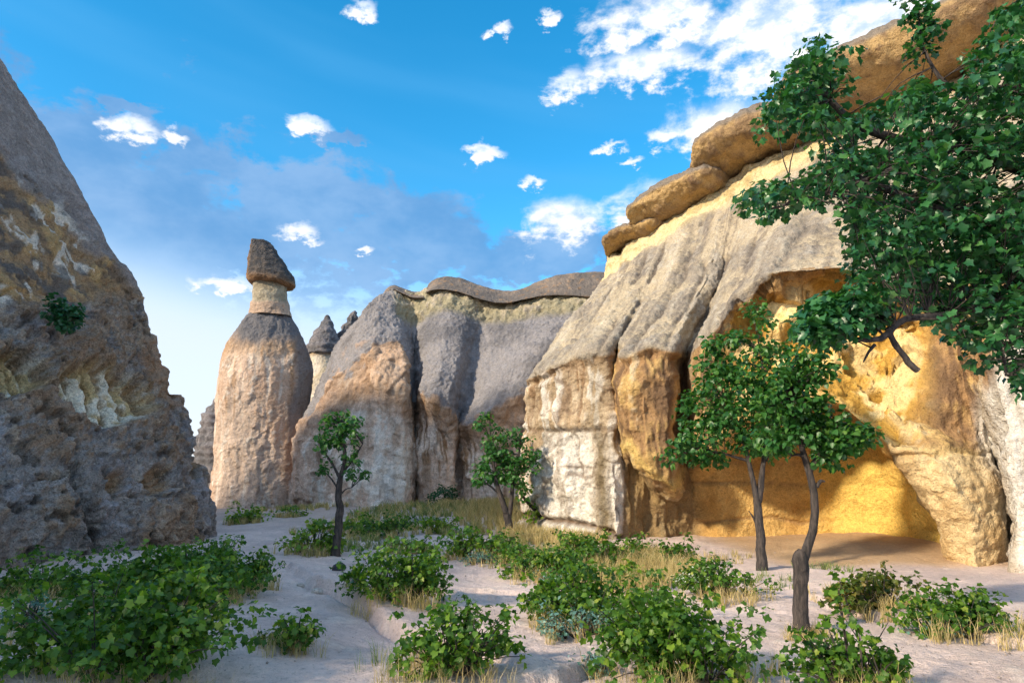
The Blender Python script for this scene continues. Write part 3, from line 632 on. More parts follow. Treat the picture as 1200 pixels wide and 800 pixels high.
def cliff_fn(P, N, u, v, px, py):
    u = u - 1.0
    n1 = fbm(S3(P, 0.4), 4); n2 = fbm(S3(P, 1.5), 4); n3 = fbm(S3(P, 6.0), 4); st = streaks(P, 1.7, 0.08, 5.0)
    vw = v + 0.30 * n1 + 0.12 * n2; slope = ss(vw, 5.85, 6.25) * (1 - ss(v, 7.85, 8.05)); neck = ss(v, 7.9, 8.1); face = 1 - ss(vw, 5.7, 6.15)
    wob = 6 * n2 + 4 * n1
    A = face * (1 - ss(u, 4.6, 5.4))                                       # pale buttress
    B = face * ss(u, 5.2, 5.8) * (1 - ss(u, 8.4, 9.2))                       # brown buttress
    cave = ss(u, 8.6, 9.6) * (1 - ss(u, 15.1, 15.5)) * (1 - ss(v, 2.4, 2.9))
    holl = ss(u, 10.2, 11.2) * (1 - ss(u, 15.6, 17.2)) * ss(v, 2.9, 3.4) * (1 - ss(v, 5.6, 6.0))
    pil = ss(u, 15.3, 15.9) * (1 - ss(u, 18.4, 19.0)) * (1 - ss(v, 2.8, 3.3))
    white_r = ss(px + 0.45 * (py - 480) * (py < 480) + wob, 1128, 1158) * face * ss(u, 17.4, 19)
    ck = crack(P, 0.5, 0.02, 0.5, 1.0); ck2 = crack(P, 1.3, 0.028, 2.2, 7.0)
    # long furrows running down the slopes (follow the columns)
    fur = noise3(np.stack([u * 0.75 + 0.3 * n1, v * 0.45, u * 0], 1) + 2.2) + 0.35 * noise3(np.stack([u * 1.7 + 0.4 * n1, v * 1.1, u * 0], 1) + 8.2)
    lines = 0
    for uc, k, w, a in ((2.3, 0.25, 0.10, 0.5), (3.6, -0.2, 0.14, 0.8), (4.95, 0.0, 0.22, 1.0), (6.6, 0.35, 0.12, 0.7), (7.6, -0.1, 0.10, 0.6), (9.15, 0.1, 0.28, 1.0), (10.5, 0.15, 0.12, 0.8), (12.2, 0.2, 0.14, 0.5), (13.8, 0.2, 0.12, 0.5)):
        lines = np.maximum(lines, a * np.exp(-((u - uc - k * (v - 7) - 0.25 * n1) / w) ** 2))
    lines = lines * slope * ss(n1 + 0.3 * n2, -0.45, 0.0)
    vl = v + 0.35 * n1 + 0.15 * n2; lip = np.exp(-((vl - 5.62) / 0.22) ** 2) * (0.25 + ss(noise3(S3(P, 0.5) + 9), -0.2, 0.3)); brow = np.exp(-((v - 6.05) / 0.2) ** 2)
    d = 0.26 * n1 * (1 - 0.6 * slope) + 0.09 * n2 * (1 - 0.6 * slope) + 0.03 * n3 - 0.20 * lines - 0.17 * lip * (A + B) + 0.06 * brow * (1 - ss(u, 9, 10)) + 0.22 * fur * slope + 0.04 * slope * n3 - 0.10 * slope * (1 - ss(np.abs(fur), 0.0, 0.07)) * ss(n1, -0.1, 0.2)
    d += (0.10 * np.clip(st, -1, 1)) * (A + B) * 1.2 + 0.16 * np.clip(st, -1, 1) * white_r
    fl = np.floor((n1 * 1.0 + 0.7 * n2 + 0.25 * P[:, 2]) * 2.6) / 2.6
    whA = gauss(px, py, 672, 585, 62, 105) * 1.6
    whA = ss(whA + 0.25 * n2 + 0.18 * st, 0.62, 0.86) * A * ss(py + 3 * n2, 500, 506) * (1 - gauss(px + 4 * n1, py, 704, 590, 12, 140) * 0.85)
    wi, we = worley(P, 0.62, 0.8, 0.4, 4); wi2, we2 = worley(P, 1.7, 0.8, 0.45, 9)
    edge = np.maximum((1 - ss(we, 0.0, 0.05)) * ss(n1, -0.2, 0.15), 0.5 * (1 - ss(we2, 0, 0.06)) * ss(n2, 0, 0.3))
    d += A * (0.10 * wi + 0.06 * wi2) + 0.6 * B * (0.14 * wi + 0.07 * wi2)
    d += -0.16 * whA + 0.02 * fl * A - (0.05 * ck + 0.03 * ck2) * (A + 0.6 * B)
    led = np.exp(-((py - 608 - (px - 640) * 0.25 - 8 * n1) / 3.0) ** 2) * A + np.exp(-((py - 625 - (px - 640) * 0.12 + 8 * n2) / 2.5) ** 2) * A * ss(px, 655, 680)
    led2 = np.exp(-((py - 504 - 2 * n2) / 2.5) ** 2) * A
    d -= 0.22 * led + 0.06 * led2
    # bedding lines inside the alcove
    bed = np.exp(-((P[:, 2] - 1.55 - 0.25 * n1) / 0.05) ** 2) + 0.7 * np.exp(-((P[:, 2] - 2.25 - 0.5 * n1) / 0.05) ** 2) + np.exp(-((P[:, 2] - 0.55 - 0.2 * n1) / 0.05) ** 2)
    d = np.where(cave > 0.02, d * (1 - 0.55 * cave) - 0.07 * bed * cave, d)
    facet = np.abs(noise3(S3(P, 0.45) + 31)) + 0.5 * np.abs(noise3(S3(P, 0.9) + 12))
    d += holl * (0.30 * facet + 0.55 * wi + 0.22 * wi2 - 0.1)
    d += pil * (-0.15 * n1 + 0.10 * wi + 0.06 * wi2 - 0.12 * np.exp(-((P[:, 2] - 2.3 - 0.4 * n1) / 0.06) ** 2) - 0.10 * np.exp(-((P[:, 2] - 2.75 - 0.5 * n2) / 0.04) ** 2))
    d += neck * (0.10 * n2)
    # ---- colour
    n = len(px)
    c = lerp(col_of(C(0.45, 0.37, 0.265), n), C(0.31, 0.265, 0.215), ss(n1 + 0.5 * n2 + 0.3 * n3, -0.35, 0.4))
    c = lerp(c, C(0.17, 0.145, 0.13), ss(-fur + 0.4 * n2 + 0.2 * n3, 0.05, 0.5) * 0.8); c = lerp(c, C(0.54, 0.48, 0.40), ss(n2 + 0.6 * n3, 0.2, 0.8) * 0.5)
    sf = noise3(np.stack([u * 2.6 + 0.6 * n1, v * 0.7, u * 0], 1) + 12) + 0.7 * noise3(np.stack([u * 7.0 + n1, v * 1.3, u * 0], 1) + 3)
    c = lerp(c, C(0.15, 0.125, 0.105), ss(sf + 0.3 * n3, 0.18, 0.6) * 0.55); c = lerp(c, C(0.56, 0.49, 0.39), ss(-sf + 0.3 * n3, 0.25, 0.7) * 0.5)
    c = lerp(c, C(0.12, 0.095, 0.08), np.clip(lines, 0, 1) * 0.75)
    cA = lerp(col_of(C(0.36, 0.27, 0.18), n), C(0.52, 0.41, 0.29), ss(n2 + st * 0.5, -0.2, 0.6)); cA = lerp(cA, WHITE * 0.95, ss(st + 0.3 * n2, 0.25, 0.5) * 0.75)
    cA = lerp(cA, BROWN * 0.9, ss(-st + 0.2 * n2, 0.15, 0.5) * 0.75)
    cA = lerp(cA, WHITE * 0.98, whA * 0.92); cA = lerp(cA, C(0.36, 0.30, 0.25), whA * ss(st + 0.4 * n3, 0.12, 0.45) * 0.75); cA = cA * (1 + 0.25 * wi + 0.25 * wi2)[:, None]; cA = lerp(cA, BROWND * 1.6, edge * 0.65); cA = lerp(cA, C(0.17, 0.13, 0.075), gauss(px + 5 * n2 + 6 * n1, py, 704, 580, 11, 150) * (1 - ss(py, 640, 650)) * 0.9)
    cA = lerp(cA, WHITE, ss(gauss(px + 3 * n2, py, 724, 580, 10, 66), 0.3, 0.7) * 0.85)
    cA = lerp(cA, BROWND * 1.4, np.clip(0.75 * ck + 0.4 * ck2 + led * 0.9 + led2 * .4, 0, 1)); cA = lerp(cA, BROWN, ss(v, 5.3, 5.9) * 0.5)
    cB = lerp(col_of(C(0.33, 0.20, 0.10), n), C(0.52, 0.34, 0.14), ss(n2 + st * 0.6, -0.1, 0.5)); cB = lerp(cB, BROWND * 1.3, ss(-st, 0.08, 0.45) * 0.8)
    cB = lerp(cB, SAND, ss(st + 0.3 * n3, 0.35, 0.65) * 0.6)
    cB = lerp(cB, C(0.24, 0.17, 0.085), (1 - ss(v, 2.3, 2.75)) * 0.8); cB = lerp(cB, C(0.66, 0.47, 0.17), np.exp(-((v - 2.95) / 0.22) ** 2) * 0.8)  # shaded recess and sunlit rim of the overhang painted into the colour
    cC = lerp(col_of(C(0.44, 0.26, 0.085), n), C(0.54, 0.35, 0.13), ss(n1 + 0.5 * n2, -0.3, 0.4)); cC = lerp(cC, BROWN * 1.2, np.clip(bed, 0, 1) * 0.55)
    cC = lerp(cC, C(0.74, 0.50, 0.13), ss(u + 0.4 * n1, 12.2, 13.6) * (1 - ss(v, 1.6, 2.2)) * 0.85)  # golden tint brightens the alcove's sun patch, light put into the colour
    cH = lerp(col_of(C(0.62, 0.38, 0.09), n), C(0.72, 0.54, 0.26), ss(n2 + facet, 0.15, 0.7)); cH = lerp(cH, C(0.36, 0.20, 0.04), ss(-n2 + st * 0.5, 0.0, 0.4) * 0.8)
    cH = cH * (1 + 0.4 * wi + 0.3 * wi2)[:, None]; cH = lerp(cH, BROWND * 1.5, edge * 0.5)
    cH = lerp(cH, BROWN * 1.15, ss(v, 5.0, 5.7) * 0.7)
    cP = lerp(col_of(C(0.60, 0.45, 0.25), n), C(0.52, 0.36, 0.18), ss(n2, -0.2, 0.4)); cP = lerp(cP, BROWN * 1.3, ss(crack(P, 0.8, 0.05, 2.5, 3.0), 0.4, 1) * 0.5)
    cW = lerp(col_of(WHITE * 0.86, n), C(0.42, 0.36, 0.29), ss(st + 0.3 * n2, 0.0, 0.5)); cW = lerp(cW, C(0.30, 0.25, 0.19), ss(-st, 0.25, 0.6) * 0.5)
    f = np.clip(face, 0, 1)
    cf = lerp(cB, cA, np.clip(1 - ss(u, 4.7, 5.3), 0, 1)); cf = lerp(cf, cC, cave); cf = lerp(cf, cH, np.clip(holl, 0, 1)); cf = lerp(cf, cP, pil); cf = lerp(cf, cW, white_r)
    cf = lerp(cf, BROWND * 1.2, np.exp(-((u - 9.1) / 0.5) ** 2) * ss(v, 2.3, 3.0) * 0.8)
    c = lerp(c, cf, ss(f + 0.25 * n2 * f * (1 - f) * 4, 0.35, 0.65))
    cn = lerp(col_of(C(0.66, 0.54, 0.32), n), C(0.50, 0.38, 0.19), ss(n2 + 0.5 * st, -0.1, 0.5))
    c = lerp(c, cn, neck)
    return d, c
T = empty('rock_cliff', (0, 0, 0), 'massive golden rock cliff with smooth slopes, hollow alcove and boulder caps', 'rock')
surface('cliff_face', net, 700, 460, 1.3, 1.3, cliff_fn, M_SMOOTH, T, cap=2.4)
def ccap2_fn(P, N, u, v, px, py):
    n1 = fbm(S3(P, 0.5), 4); n2 = fbm(S3(P, 2.2), 4); n3 = fbm(S3(P, 7), 3)
    topm = ss(N[:, 2] + 0.25 * n2, 0.05, 0.5)
    c = lerp(col_of(C(0.42, 0.28, 0.13), len(px)), C(0.27, 0.18, 0.10), ss(n1 + n2 * .6, -0.2, 0.4)); c = lerp(c, C(0.20, 0.168, 0.14), topm * 0.95)
    bd = np.exp(-((N[:, 2] + 0.15 + 0.25 * n2) / 0.12) ** 2); c = lerp(c, BROWND * 1.5, bd * 0.5 * ss(n1, -0.2, 0.2))
    c = lerp(c, BROWND * 1.8, ss(n2 + n3 * 0.6, 0.45, 0.8) * 0.6)
    return 0.22 * n1 + 0.09 * n2 + 0.03 * n3, c
CAPS = [([(704,295,30.9),(722,286,30.7),(740,280,30.3),(760,274,29.8),(785,266,29.2)], [1.8]*5, [.32,.45,.5,.45,.3], [.34,.42,.42,.4,.3]),
        ([(748,270,29.8),(766,253,29.3),(788,240,28.7),(815,228,28.0),(856,211,27.1)], [2.1]*5, [.5,.72,.8,.76,.5], [.55,.65,.7,.65,.5]),
        ([(817,206,27.8),(836,190,27.4),(862,177,26.8),(895,164,26.2),(935,149,25.5),(985,132,24.7)], [2.4]*6, [.58,.85,.95,.95,.85,.6], [.62,.75,.8,.75,.7,.5]),
        ([(905,148,25.8),(940,126,25.2),(990,106,24.3),(1050,80,23.5),(1110,52,22.8),(1170,20,22.1),(1250,-38,21.1),(1350,-118,20.1),(1430,-168,19.5)], [2.9]*9, [.7,.95,1.05,1.1,1.1,1.1,1.1,1.1,.9], [.7,1.0,1.1,1.2,1.2,1.2,1.2,1,.6])]
for pts, hw, hu, hd in CAPS:
    P3 = [at(*p) for p in pts]
    sweep_cap('capstone', [(p[0] + 0.2, p[1] + 0.2, p[2]) for p in P3], hw, hu, hd, 90, 150, ccap2_fn, M_ROCK, T, 0.34)

# --- the big rock cone on the left, running on unseen past the camera to shade the ground
LC = [
 #  ground       low            lower mid      hollow low     hollow high    mid            brow           top
 [(258,632,22.4),(256,606,22.4),(246,560,22.6),(236,522,22.8),(220,482,23.0),(196,416,23.4),(158,334,23.8),(104,238,24.2)],
 [(232,634,20.6),(230,604,20.5),(222,560,20.8),(212,522,21.3),(192,482,21.9),(168,416,22.3),(132,346,22.8),(80,240,23.4)],
 [(190,640,18.9),(190,604,18.8),(184,560,19.0),(176,522,19.7),(160,470,20.4),(140,416,20.7),(104,350,21.4),(52,230,22.4)],
 [(130,648,17.2),(130,610,17.1),(128,560,17.3),(126,510,18.3),(118,452,19.0),(104,410,19.1),(72,340,19.9),(24,210,21.4)],
 [(60,657,15.9),(60,612,15.8),(60,560,16.0),(60,510,16.9),(60,456,17.5),(54,405,17.8),(36,330,18.5),(-6,190,20.4)],
 [(0,666,14.9),(0,620,14.8),(0,560,15.0),(0,510,15.7),(0,450,16.3),(-4,400,16.6),(-14,320,17.4),(-44,160,19.4)],
 [(-80,684,13.4),(-80,620,13.3),(-80,560,13.5),(-80,510,14.0),(-80,440,14.5),(-82,390,14.9),(-88,300,15.8),(-110,100,18.2)],
 [(-180,712,12.0),(-180,640,12.0),(-180,560,12.2),(-180,510,12.6),(-180,440,13.2),(-180,380,13.7),(-190,280,14.8),(-200,100,17.0)],
]
net = [[at(*c[r]) for c in LC] for r in range(8)]
net[0] = [(p[0], p[1], -0.8) for p in net[0]]
SUM = [(58,161,24.8),(48,142,24.2),(28,107,23.4),(0,60,22.6),(-34,10,21.8),(-70,-20,21.0),(-130,-30,20.0),(-215,-10,19.2)]
net.append([at(*q) for q in SUM])                                             # summit ridge
net.append([(p[0] - 10, p[1] + 6, -1) for p in net[-1]])
def lcol(x, y, top, topx):
    zs = [-0.8, 1.0, 2.6, 4.0, 5.6, 7.0, 9.0, 10.6]
    f = [z / 10.6 for z in zs]
    r = [(x + (topx - x) * max(k, 0) ** 1.6, y, -0.8 if k < 0 else k * top) for k in f]
    return r + [(topx - 2.5, y, top + 0.4), (topx - 10, y, -1)]
unseen_ridge = [lcol(-9.8, 8.0, 8.6, -14.5), lcol(-9.6, 4.0, 7.6, -13.5), lcol(-9.6, 0.0, 7.4, -13.2), lcol(-9.8, -5.0, 7.4, -13.4), lcol(-11, -12.0, 7.0, -14.5), lcol(-14, -16.0, 6, -16)]  # unseen ridge, height shaped to shade the ground and leave the alcove lit
for e in unseen_ridge:
    for i in range(10): net[i].append(e[i])
bk = []
for i in range(10):
    p = net[i][0]; net[i].insert(0, (p[0] - 6.0 - i * 0.3, p[1] + 2.5, p[2] if i < 9 else -1))
def left_fn(P, N, u, v, px, py):
    n1 = fbm(S3(P, 0.38), 4); n2 = fbm(S3(P, 1.4), 5); n3 = fbm(S3(P, 5.0), 4); st = streaks(P, 1.5, 0.10, 11.0)
    rdg = 1 - np.abs(noise3(S3(P, 1.5) + 5)) * 2.2
    n = len(px)
    # flank = the smooth upper slope behind a brow running from (0,180) to (215,420)
    br = py - (185 + 1.02 * np.clip(px, -200, 400)) + 14 * n2 + 10 * n1
    flank = ss(br, 8, -14) * ss(v, 4.2, 4.8)
    holA = np.maximum(gauss(px + 8 * n2, py + 6 * n1, 122, 463, 66, 40, 0.25), 0.95 * gauss(px, py + 6 * n2, 20, 434, 46, 36))
    hol = ss(holA, 0.35, 0.62)
    upf = (1 - flank) * ss(py + 16 * n1, 372, 340) * (1 - hol)                 # streaked upper face
    lowf = ss(py + 22 * n1 + 10 * n2, 592, 606) * ss(-px, -60, 40)              # smooth pinkish foot
    rough = np.clip(1 - flank - 0.8 * upf - hol - lowf, 0, 1)
    small = np.maximum.reduce([gauss(px, py, 140, 562, 16, 18, 0.5), gauss(px, py, 186, 560, 20, 22, 0.6), gauss(px, py, 232, 540, 10, 26), gauss(px, py, 60, 555, 24, 9), gauss(px, py, 205, 360 + 90, 8, 20)])
    small = ss(small + 0.2 * n2, 0.45, 0.7)
    ck = crack(P, 0.6, 0.06, 1.0, 14.0)
    sil = np.maximum(ss(v, 5.5, 7.5), 1 - ss(u, 1.2, 2.2)); n1d = n1 * (1 - 0.8 * np.maximum(flank, sil))
    d = 0.42 * n1d + 0.13 * n2 * (0.25 + rough) + (0.085 * n3 * (0.35 + 1.6 * rough) + 0.10 * rough * rdg) * (1 - 0.75 * (1 - ss(u, 1.1, 2.0))) - 0.12 * ck * (1 - flank)
    pits = ss(noise3(S3(P, 2.6) + 61) + 0.5 * noise3(S3(P, 6.0) + 5), 0.22, 0.5) * rough; d -= 0.16 * pits
    colm = np.sin(px * 0.36 + 3.0 * n2 + 1.5 * n1 - 0.06 * (py - 460))
    topedge = (1 - ss(holA, 0.38, 0.68)) * hol * (py < 470); rim = topedge
    d += -(0.75 + 0.2 * rim) * hol - 0.45 * small * (1 - hol) + 0.16 * colm * hol + 0.14 * np.clip(st, -1, 1) * (hol * 0.8 + upf) - 0.15 * (1 - flank) * ss(v, 4.4, 4.9) + 0.25 * np.exp(-(br / 14) ** 2) * ss(v, 4.4, 4.9)
    d += -0.5 * np.exp(-((px - 92 - (py - 560) * 0.35 + 6 * n2) / 7) ** 2) * ss(py, 520, 560) * (px > -40) * (px < 230)
    c = lerp(col_of(C(0.33, 0.295, 0.28), n), C(0.14, 0.12, 0.115), ss(n2 + 0.6 * n3, -0.2, 0.4)); c = lerp(c, C(0.42, 0.40, 0.42), ss(n2 - n1 + 0.5 * n3, 0.2, 0.7) * 0.7)
    c = lerp(c, C(0.34, 0.23, 0.15), ss(n1 + 0.7 * n3, 0.05, 0.5) * 0.75)
    c = lerp(c, C(0.055, 0.045, 0.04), pits * 0.6); c = lerp(c, C(0.50, 0.42, 0.34), ss(st + 0.8 * n3, 0.45, 0.8) * 0.5)
    cfk = lerp(col_of(C(0.24, 0.195, 0.18), n), C(0.32, 0.265, 0.245), ss(n2 + n3, -0.3, 0.5))
    cu = lerp(col_of(C(0.36, 0.23, 0.13), n), C(0.22, 0.15, 0.10), ss(n2 + 0.5 * n1, -0.2, 0.4)); cu = lerp(cu, C(0.52, 0.33, 0.15), ss(st + n1, 0.05, 0.5) * 0.8)
    cu = lerp(cu, C(0.74, 0.66, 0.58), ss(streaks(P, 0.9, 0.07, 19.0) + 0.3 * n2, 0.30, 0.5) * 0.9); cu = lerp(cu, GREYD, ss(-n1 + n2, 0.3, 0.6) * 0.7)
    ch = lerp(col_of(C(0.60, 0.45, 0.24), n), C(0.82, 0.76, 0.64), ss(st + 0.3 * n2, -0.05, 0.3)); ch = lerp(ch, C(0.30, 0.19, 0.085), ss(-colm + 0.4 * n3, 0.0, 0.7) * 0.85)
    ch = lerp(ch, C(0.24, 0.15, 0.07), rim * ss(n2 + 0.3, -0.2, 0.4) * 0.8)
    cl = lerp(col_of(C(0.25, 0.185, 0.155), n), C(0.34, 0.27, 0.23), ss(n2 + n3, -0.3, 0.5))
    c = lerp(c, cl, lowf * 0.85); c = lerp(c, C(0.36, 0.23, 0.13), small * 0.85); c = lerp(c, cu, upf); c = lerp(c, cfk, flank * 0.95); c = lerp(c, ch, hol)
    red = gauss(px, py, 190, 440, 22, 55, -0.4) * (1 - flank * 0.3); c = lerp(c, C(0.36, 0.21, 0.12), ss(red + 0.3 * n2, 0.4, 0.8) * 0.8)
    return d, c
T = empty('rock_cone', (0, 0, 0), 'huge dark rough rock cone with streaked hollows, sloping down to the path', 'rock')
surface('cone_face', net, 580, 440, 1.7, 1.7, left_fn, M_ROUGH, T, cap=2.2, flip=True)

# ---------------------------------------------------------------- ground sheet, reaching the horizon

# ---------------------------------------------------------------- plants
RNG = np.random.RandomState(21)
# a lobed vine leaf: outline of five lobes, folded along the midrib (x across, y along)
def lobed():
    o = [(0, 0), (0.34, -0.06), (0.45, 0.14), (0.38, 0.27), (0.53, 0.46), (0.42, 0.60), (0.24, 0.66), (0.0, 1.0), (-0.24, 0.66), (-0.42, 0.60), (-0.53, 0.46), (-0.38, 0.27), (-0.45, 0.14), (-0.34, -0.06)]
    V = [(0, 0.36, 0.0)] + [(x, y, 0.32 * abs(x) - 0.18 * y * y) for x, y in o]
    n = len(o)
    return np.array(V, np.float32), np.array([(0, 1 + i, 1 + (i + 1) % n) for i in range(n)], np.int32)
def simple_leaf():
    V = [(0, 0, 0), (0.30, 0.45, 0.10), (0, 1.0, -0.12), (-0.30, 0.45, 0.10), (0, 0.5, 0.0)]
    return np.array(V, np.float32), np.array([(4, 0, 1), (4, 1, 2), (4, 2, 3), (4, 3, 0)], np.int32)
def broad_leaf():
    o = [(0, 0), (0.30, 0.12), (0.42, 0.42), (0.26, 0.78), (0, 1.05), (-0.26, 0.78), (-0.42, 0.42), (-0.30, 0.12)]
    V = [(0, 0.45, 0.0)] + [(x, y, 0.30 * abs(x) - 0.16 * y * y) for x, y in o]; n = len(o)
    return np.array(V, np.float32), np.array([(0, 1 + i, 1 + (i + 1) % n) for i in range(n)], np.int32)
LOBED, SIMPLE, BROAD = lobed(), simple_leaf(), broad_leaf()
def leaf_frames(n, out, tilt=0.6, rng=RNG):
    """rotation matrices: the leaf lies mostly facing up and outwards"""
    nrm = np.stack([rng.normal(0, tilt, n), rng.normal(0, tilt, n) , np.abs(rng.normal(0.75, 0.35, n))], 1) + 0.55 * out
    nrm /= np.linalg.norm(nrm, axis=1, keepdims=True)
    d = out * 0.8 + rng.normal(0, 0.8, (n, 3)); d[:, 2] -= 0.45
    y = d - nrm * (d * nrm).sum(1, keepdims=True); y /= np.linalg.norm(y, axis=1, keepdims=True) + 1e-6
    x = np.cross(y, nrm)
    return np.stack([x, y, nrm], -1)          # columns
def leaf_mesh(name, pos, size, Rm, rnd, proto):
    V0, F0 = proto
    V = np.einsum('nij,kj->nki', Rm, V0) * size[:, None, None] + pos[:, None, :]
    k = len(V0); n = len(pos)
    F = (F0[None] + (np.arange(n) * k)[:, None, None]).reshape(-1, 3)
    me = mesh_np(name, V.reshape(-1, 3), F, True); set_f(me, np.repeat(rnd, k))
    return me
def tube_np(pts, rad, k=7):
    pts = np.array(pts, float); n = len(pts)
    T = np.gradient(pts, axis=0); T /= np.linalg.norm(T, axis=1, keepdims=True) + 1e-9
    ref = np.where(np.abs(T[:, 2:3]) > 0.9, np.array([[1., 0, 0]]), np.array([[0, 0, 1.]]))
    A = np.cross(T, ref); A /= np.linalg.norm(A, axis=1, keepdims=True) + 1e-9; B = np.cross(T, A)
    a = np.linspace(0, 2 * np.pi, k, endpoint=False)
    G = pts[:, None] + np.asarray(rad)[:, None, None] * (np.cos(a)[None, :, None] * A[:, None] + np.sin(a)[None, :, None] * B[:, None])
    idx = np.arange(n * k).reshape(n, k); j = np.roll(idx, -1, 1)
    F = np.stack([idx[:-1], idx[1:], j[1:], j[:-1]], -1).reshape(-1, 4)
    return G.reshape(-1, 3), F
def bend(pts, rad, n, wob=0.0, rng=RNG):
    """smooth polyline through pts with knobbly wobble"""
    pts = np.array(pts, float); L = np.concatenate([[0], np.cumsum(np.linalg.norm(np.diff(pts, axis=0), axis=1))]); t = np.linspace(0, L[-1], n)
    P = np.stack([np.interp(t, L, pts[:, k]) for k in range(3)], 1); r = np.interp(t, L, rad)
    P2 = smooth1(P, max(n / len(pts) * 0.3, 0.6), 0); P2[0] = P[0]; P2[-1] = P[-1]
    if wob: P2 += noise3(P2 * 4.0 + rng.rand() * 50)[:, None] * wob * rng.normal(0, 1, 3) ; P2[0] = P[0]
    return P2, r
def tubes(name, chains, mat, parent, k=6):
    Vs, Fs, o = [], [], 0
    for p, r in chains:
        if len(p) < 2: continue
        V, F = tube_np(p, r, k); Vs.append(V); Fs.append(F + o); o += len(V)
    me = mesh_np(name, np.vstack(Vs), np.vstack(Fs))
    return link(name, me, mat, parent)
def trunk_part(name, pts, rad, n, parent, k=12, wob=0.02, flare=True):
    P, r = bend(pts, rad, n, wob)
    V, F = tube_np(P, r, k)
    s = np.repeat(r, k); V += 0.16 * s[:, None] * fbm(V * 9.0, 3)[:, None] * RNG.normal(0, 1, 3) + 0.10 * s[:, None] * np.stack([noise3(V * 14 + 3), noise3(V * 14 + 9), noise3(V * 14 + 21) * 0], 1)
    # closed end
    c = len(V); V = np.vstack([V, P[-1]]); e = np.arange(c - k, c)
    F = np.vstack([F, np.stack([e[0::2], np.roll(e, -1)[0::2], np.roll(e, -2)[0::2], np.full(k // 2, c)], -1)])
    return link(name, mesh_np(name, V, F), M_BARK, parent)

def crown_leaves(clumps, per, csize, lsize, rng, flat=0.75):
    """leaf positions round clump centres; returns pos, outward direction"""
    n = len(clumps) * per
    c = np.repeat(np.array(clumps), per, 0)
    o = rng.normal(0, 1, (n, 3)); o /= np.linalg.norm(o, axis=1, keepdims=True)
    r = rng.rand(n) ** 0.5
    off = o * r[:, None] * csize * np.array([1, 1, flat])
    return c + off, o
def blob_clumps(blobs, n, rng, shell=0.45):
    """clump centres in ellipsoids given as (centre, rx, ry, rz), biased to the outside"""
    vol = np.array([b[1] * b[2] * b[3] for b in blobs]) ** 0.75; vol /= vol.sum()
    out = []
    for b, m in zip(blobs, np.maximum((vol * n).astype(int), 2)):
        o = rng.normal(0, 1, (m, 3)); o /= np.linalg.norm(o, axis=1, keepdims=True); r = shell + (1 - shell) * rng.rand(m) ** 0.6
        out.append(np.array(b[0]) + o * r[:, None] * np.array(b[1:]))
    return np.vstack(out)
def twigs_to(clumps, anchors, rng, r0=0.012, sag=0.1):
    A = np.array(anchors); ch = []
    for c in clumps:
        dd = np.linalg.norm(A - c, axis=1); i = int(np.argmin(dd + rng.rand(len(A)) * 0.25 * dd.min()))
        if dd[i] > 0.75: continue
        a = A[i]; m = (a + c) / 2 + rng.normal(0, 0.08, 3) * dd[i]; m[2] += sag * dd[i]
        p, r = bend([a, m, c], [r0, r0 * 0.7, r0 * 0.35], 5); ch.append((p, r))
    return ch
def px_ell(px, py, rx, ry, Y, rz_dep=None):
    """ellipsoid from its outline in the photo at distance Y"""
    p = at(px, py, Y); k = Y / FPX * 1.04
    return (p, rx * k, (rz_dep if rz_dep else rx * k * 0.9), ry * k)
def small_tree(name, label, cat, group, base, trunk, branches, blobs, nclump, per, csize, leaf, mat, seed, proto=BROAD, top=1.0, shell=0.45):
    """trunk/branches: list of (points, radii, segments)"""
    rng = np.random.RandomState(seed)
    T = empty(name, base, label, cat, group); bl = Vector(base)
    loc = lambda pts: [Vector(p) - bl for p in pts]
    trunk_part('trunk', loc(trunk[0]), trunk[1], trunk[2], T)
    anchors = []
    for pts, rad in branches:
        trunk_part('branch', loc(pts), rad, 10, T, 8, 0.015)
        P, _ = bend(loc(pts), rad, 8); anchors += list(P[3:])
    anchors.append(np.array(loc(trunk[0])[-1]))
    bb = [(tuple(Vector(b[0]) - bl), *b[1:]) for b in blobs]
    cl = blob_clumps(bb, nclump, rng, shell)
    tubes('twig', twigs_to(cl, anchors, rng, 0.010 * top), M_BARK, T, 5)['kind'] = 'stuff'
    pos, out = crown_leaves(cl, per, csize, leaf, rng)
    n = len(pos)
    me = leaf_mesh('crown', pos, leaf * (0.65 + 0.6 * rng.rand(n)), leaf_frames(n, out, 0.6, rng), np.clip(rng.rand(n) * 0.8 + 0.1 * np.repeat(rng.normal(0, 1, len(cl)), per) + 0.1, 0, 1), proto)
    tag(link('crown', me, mat, T), kind='stuff')
    return T
def A3(l, Y): return [Vector(at(x, y, Y + (z if False else 0))) for x, y in l]

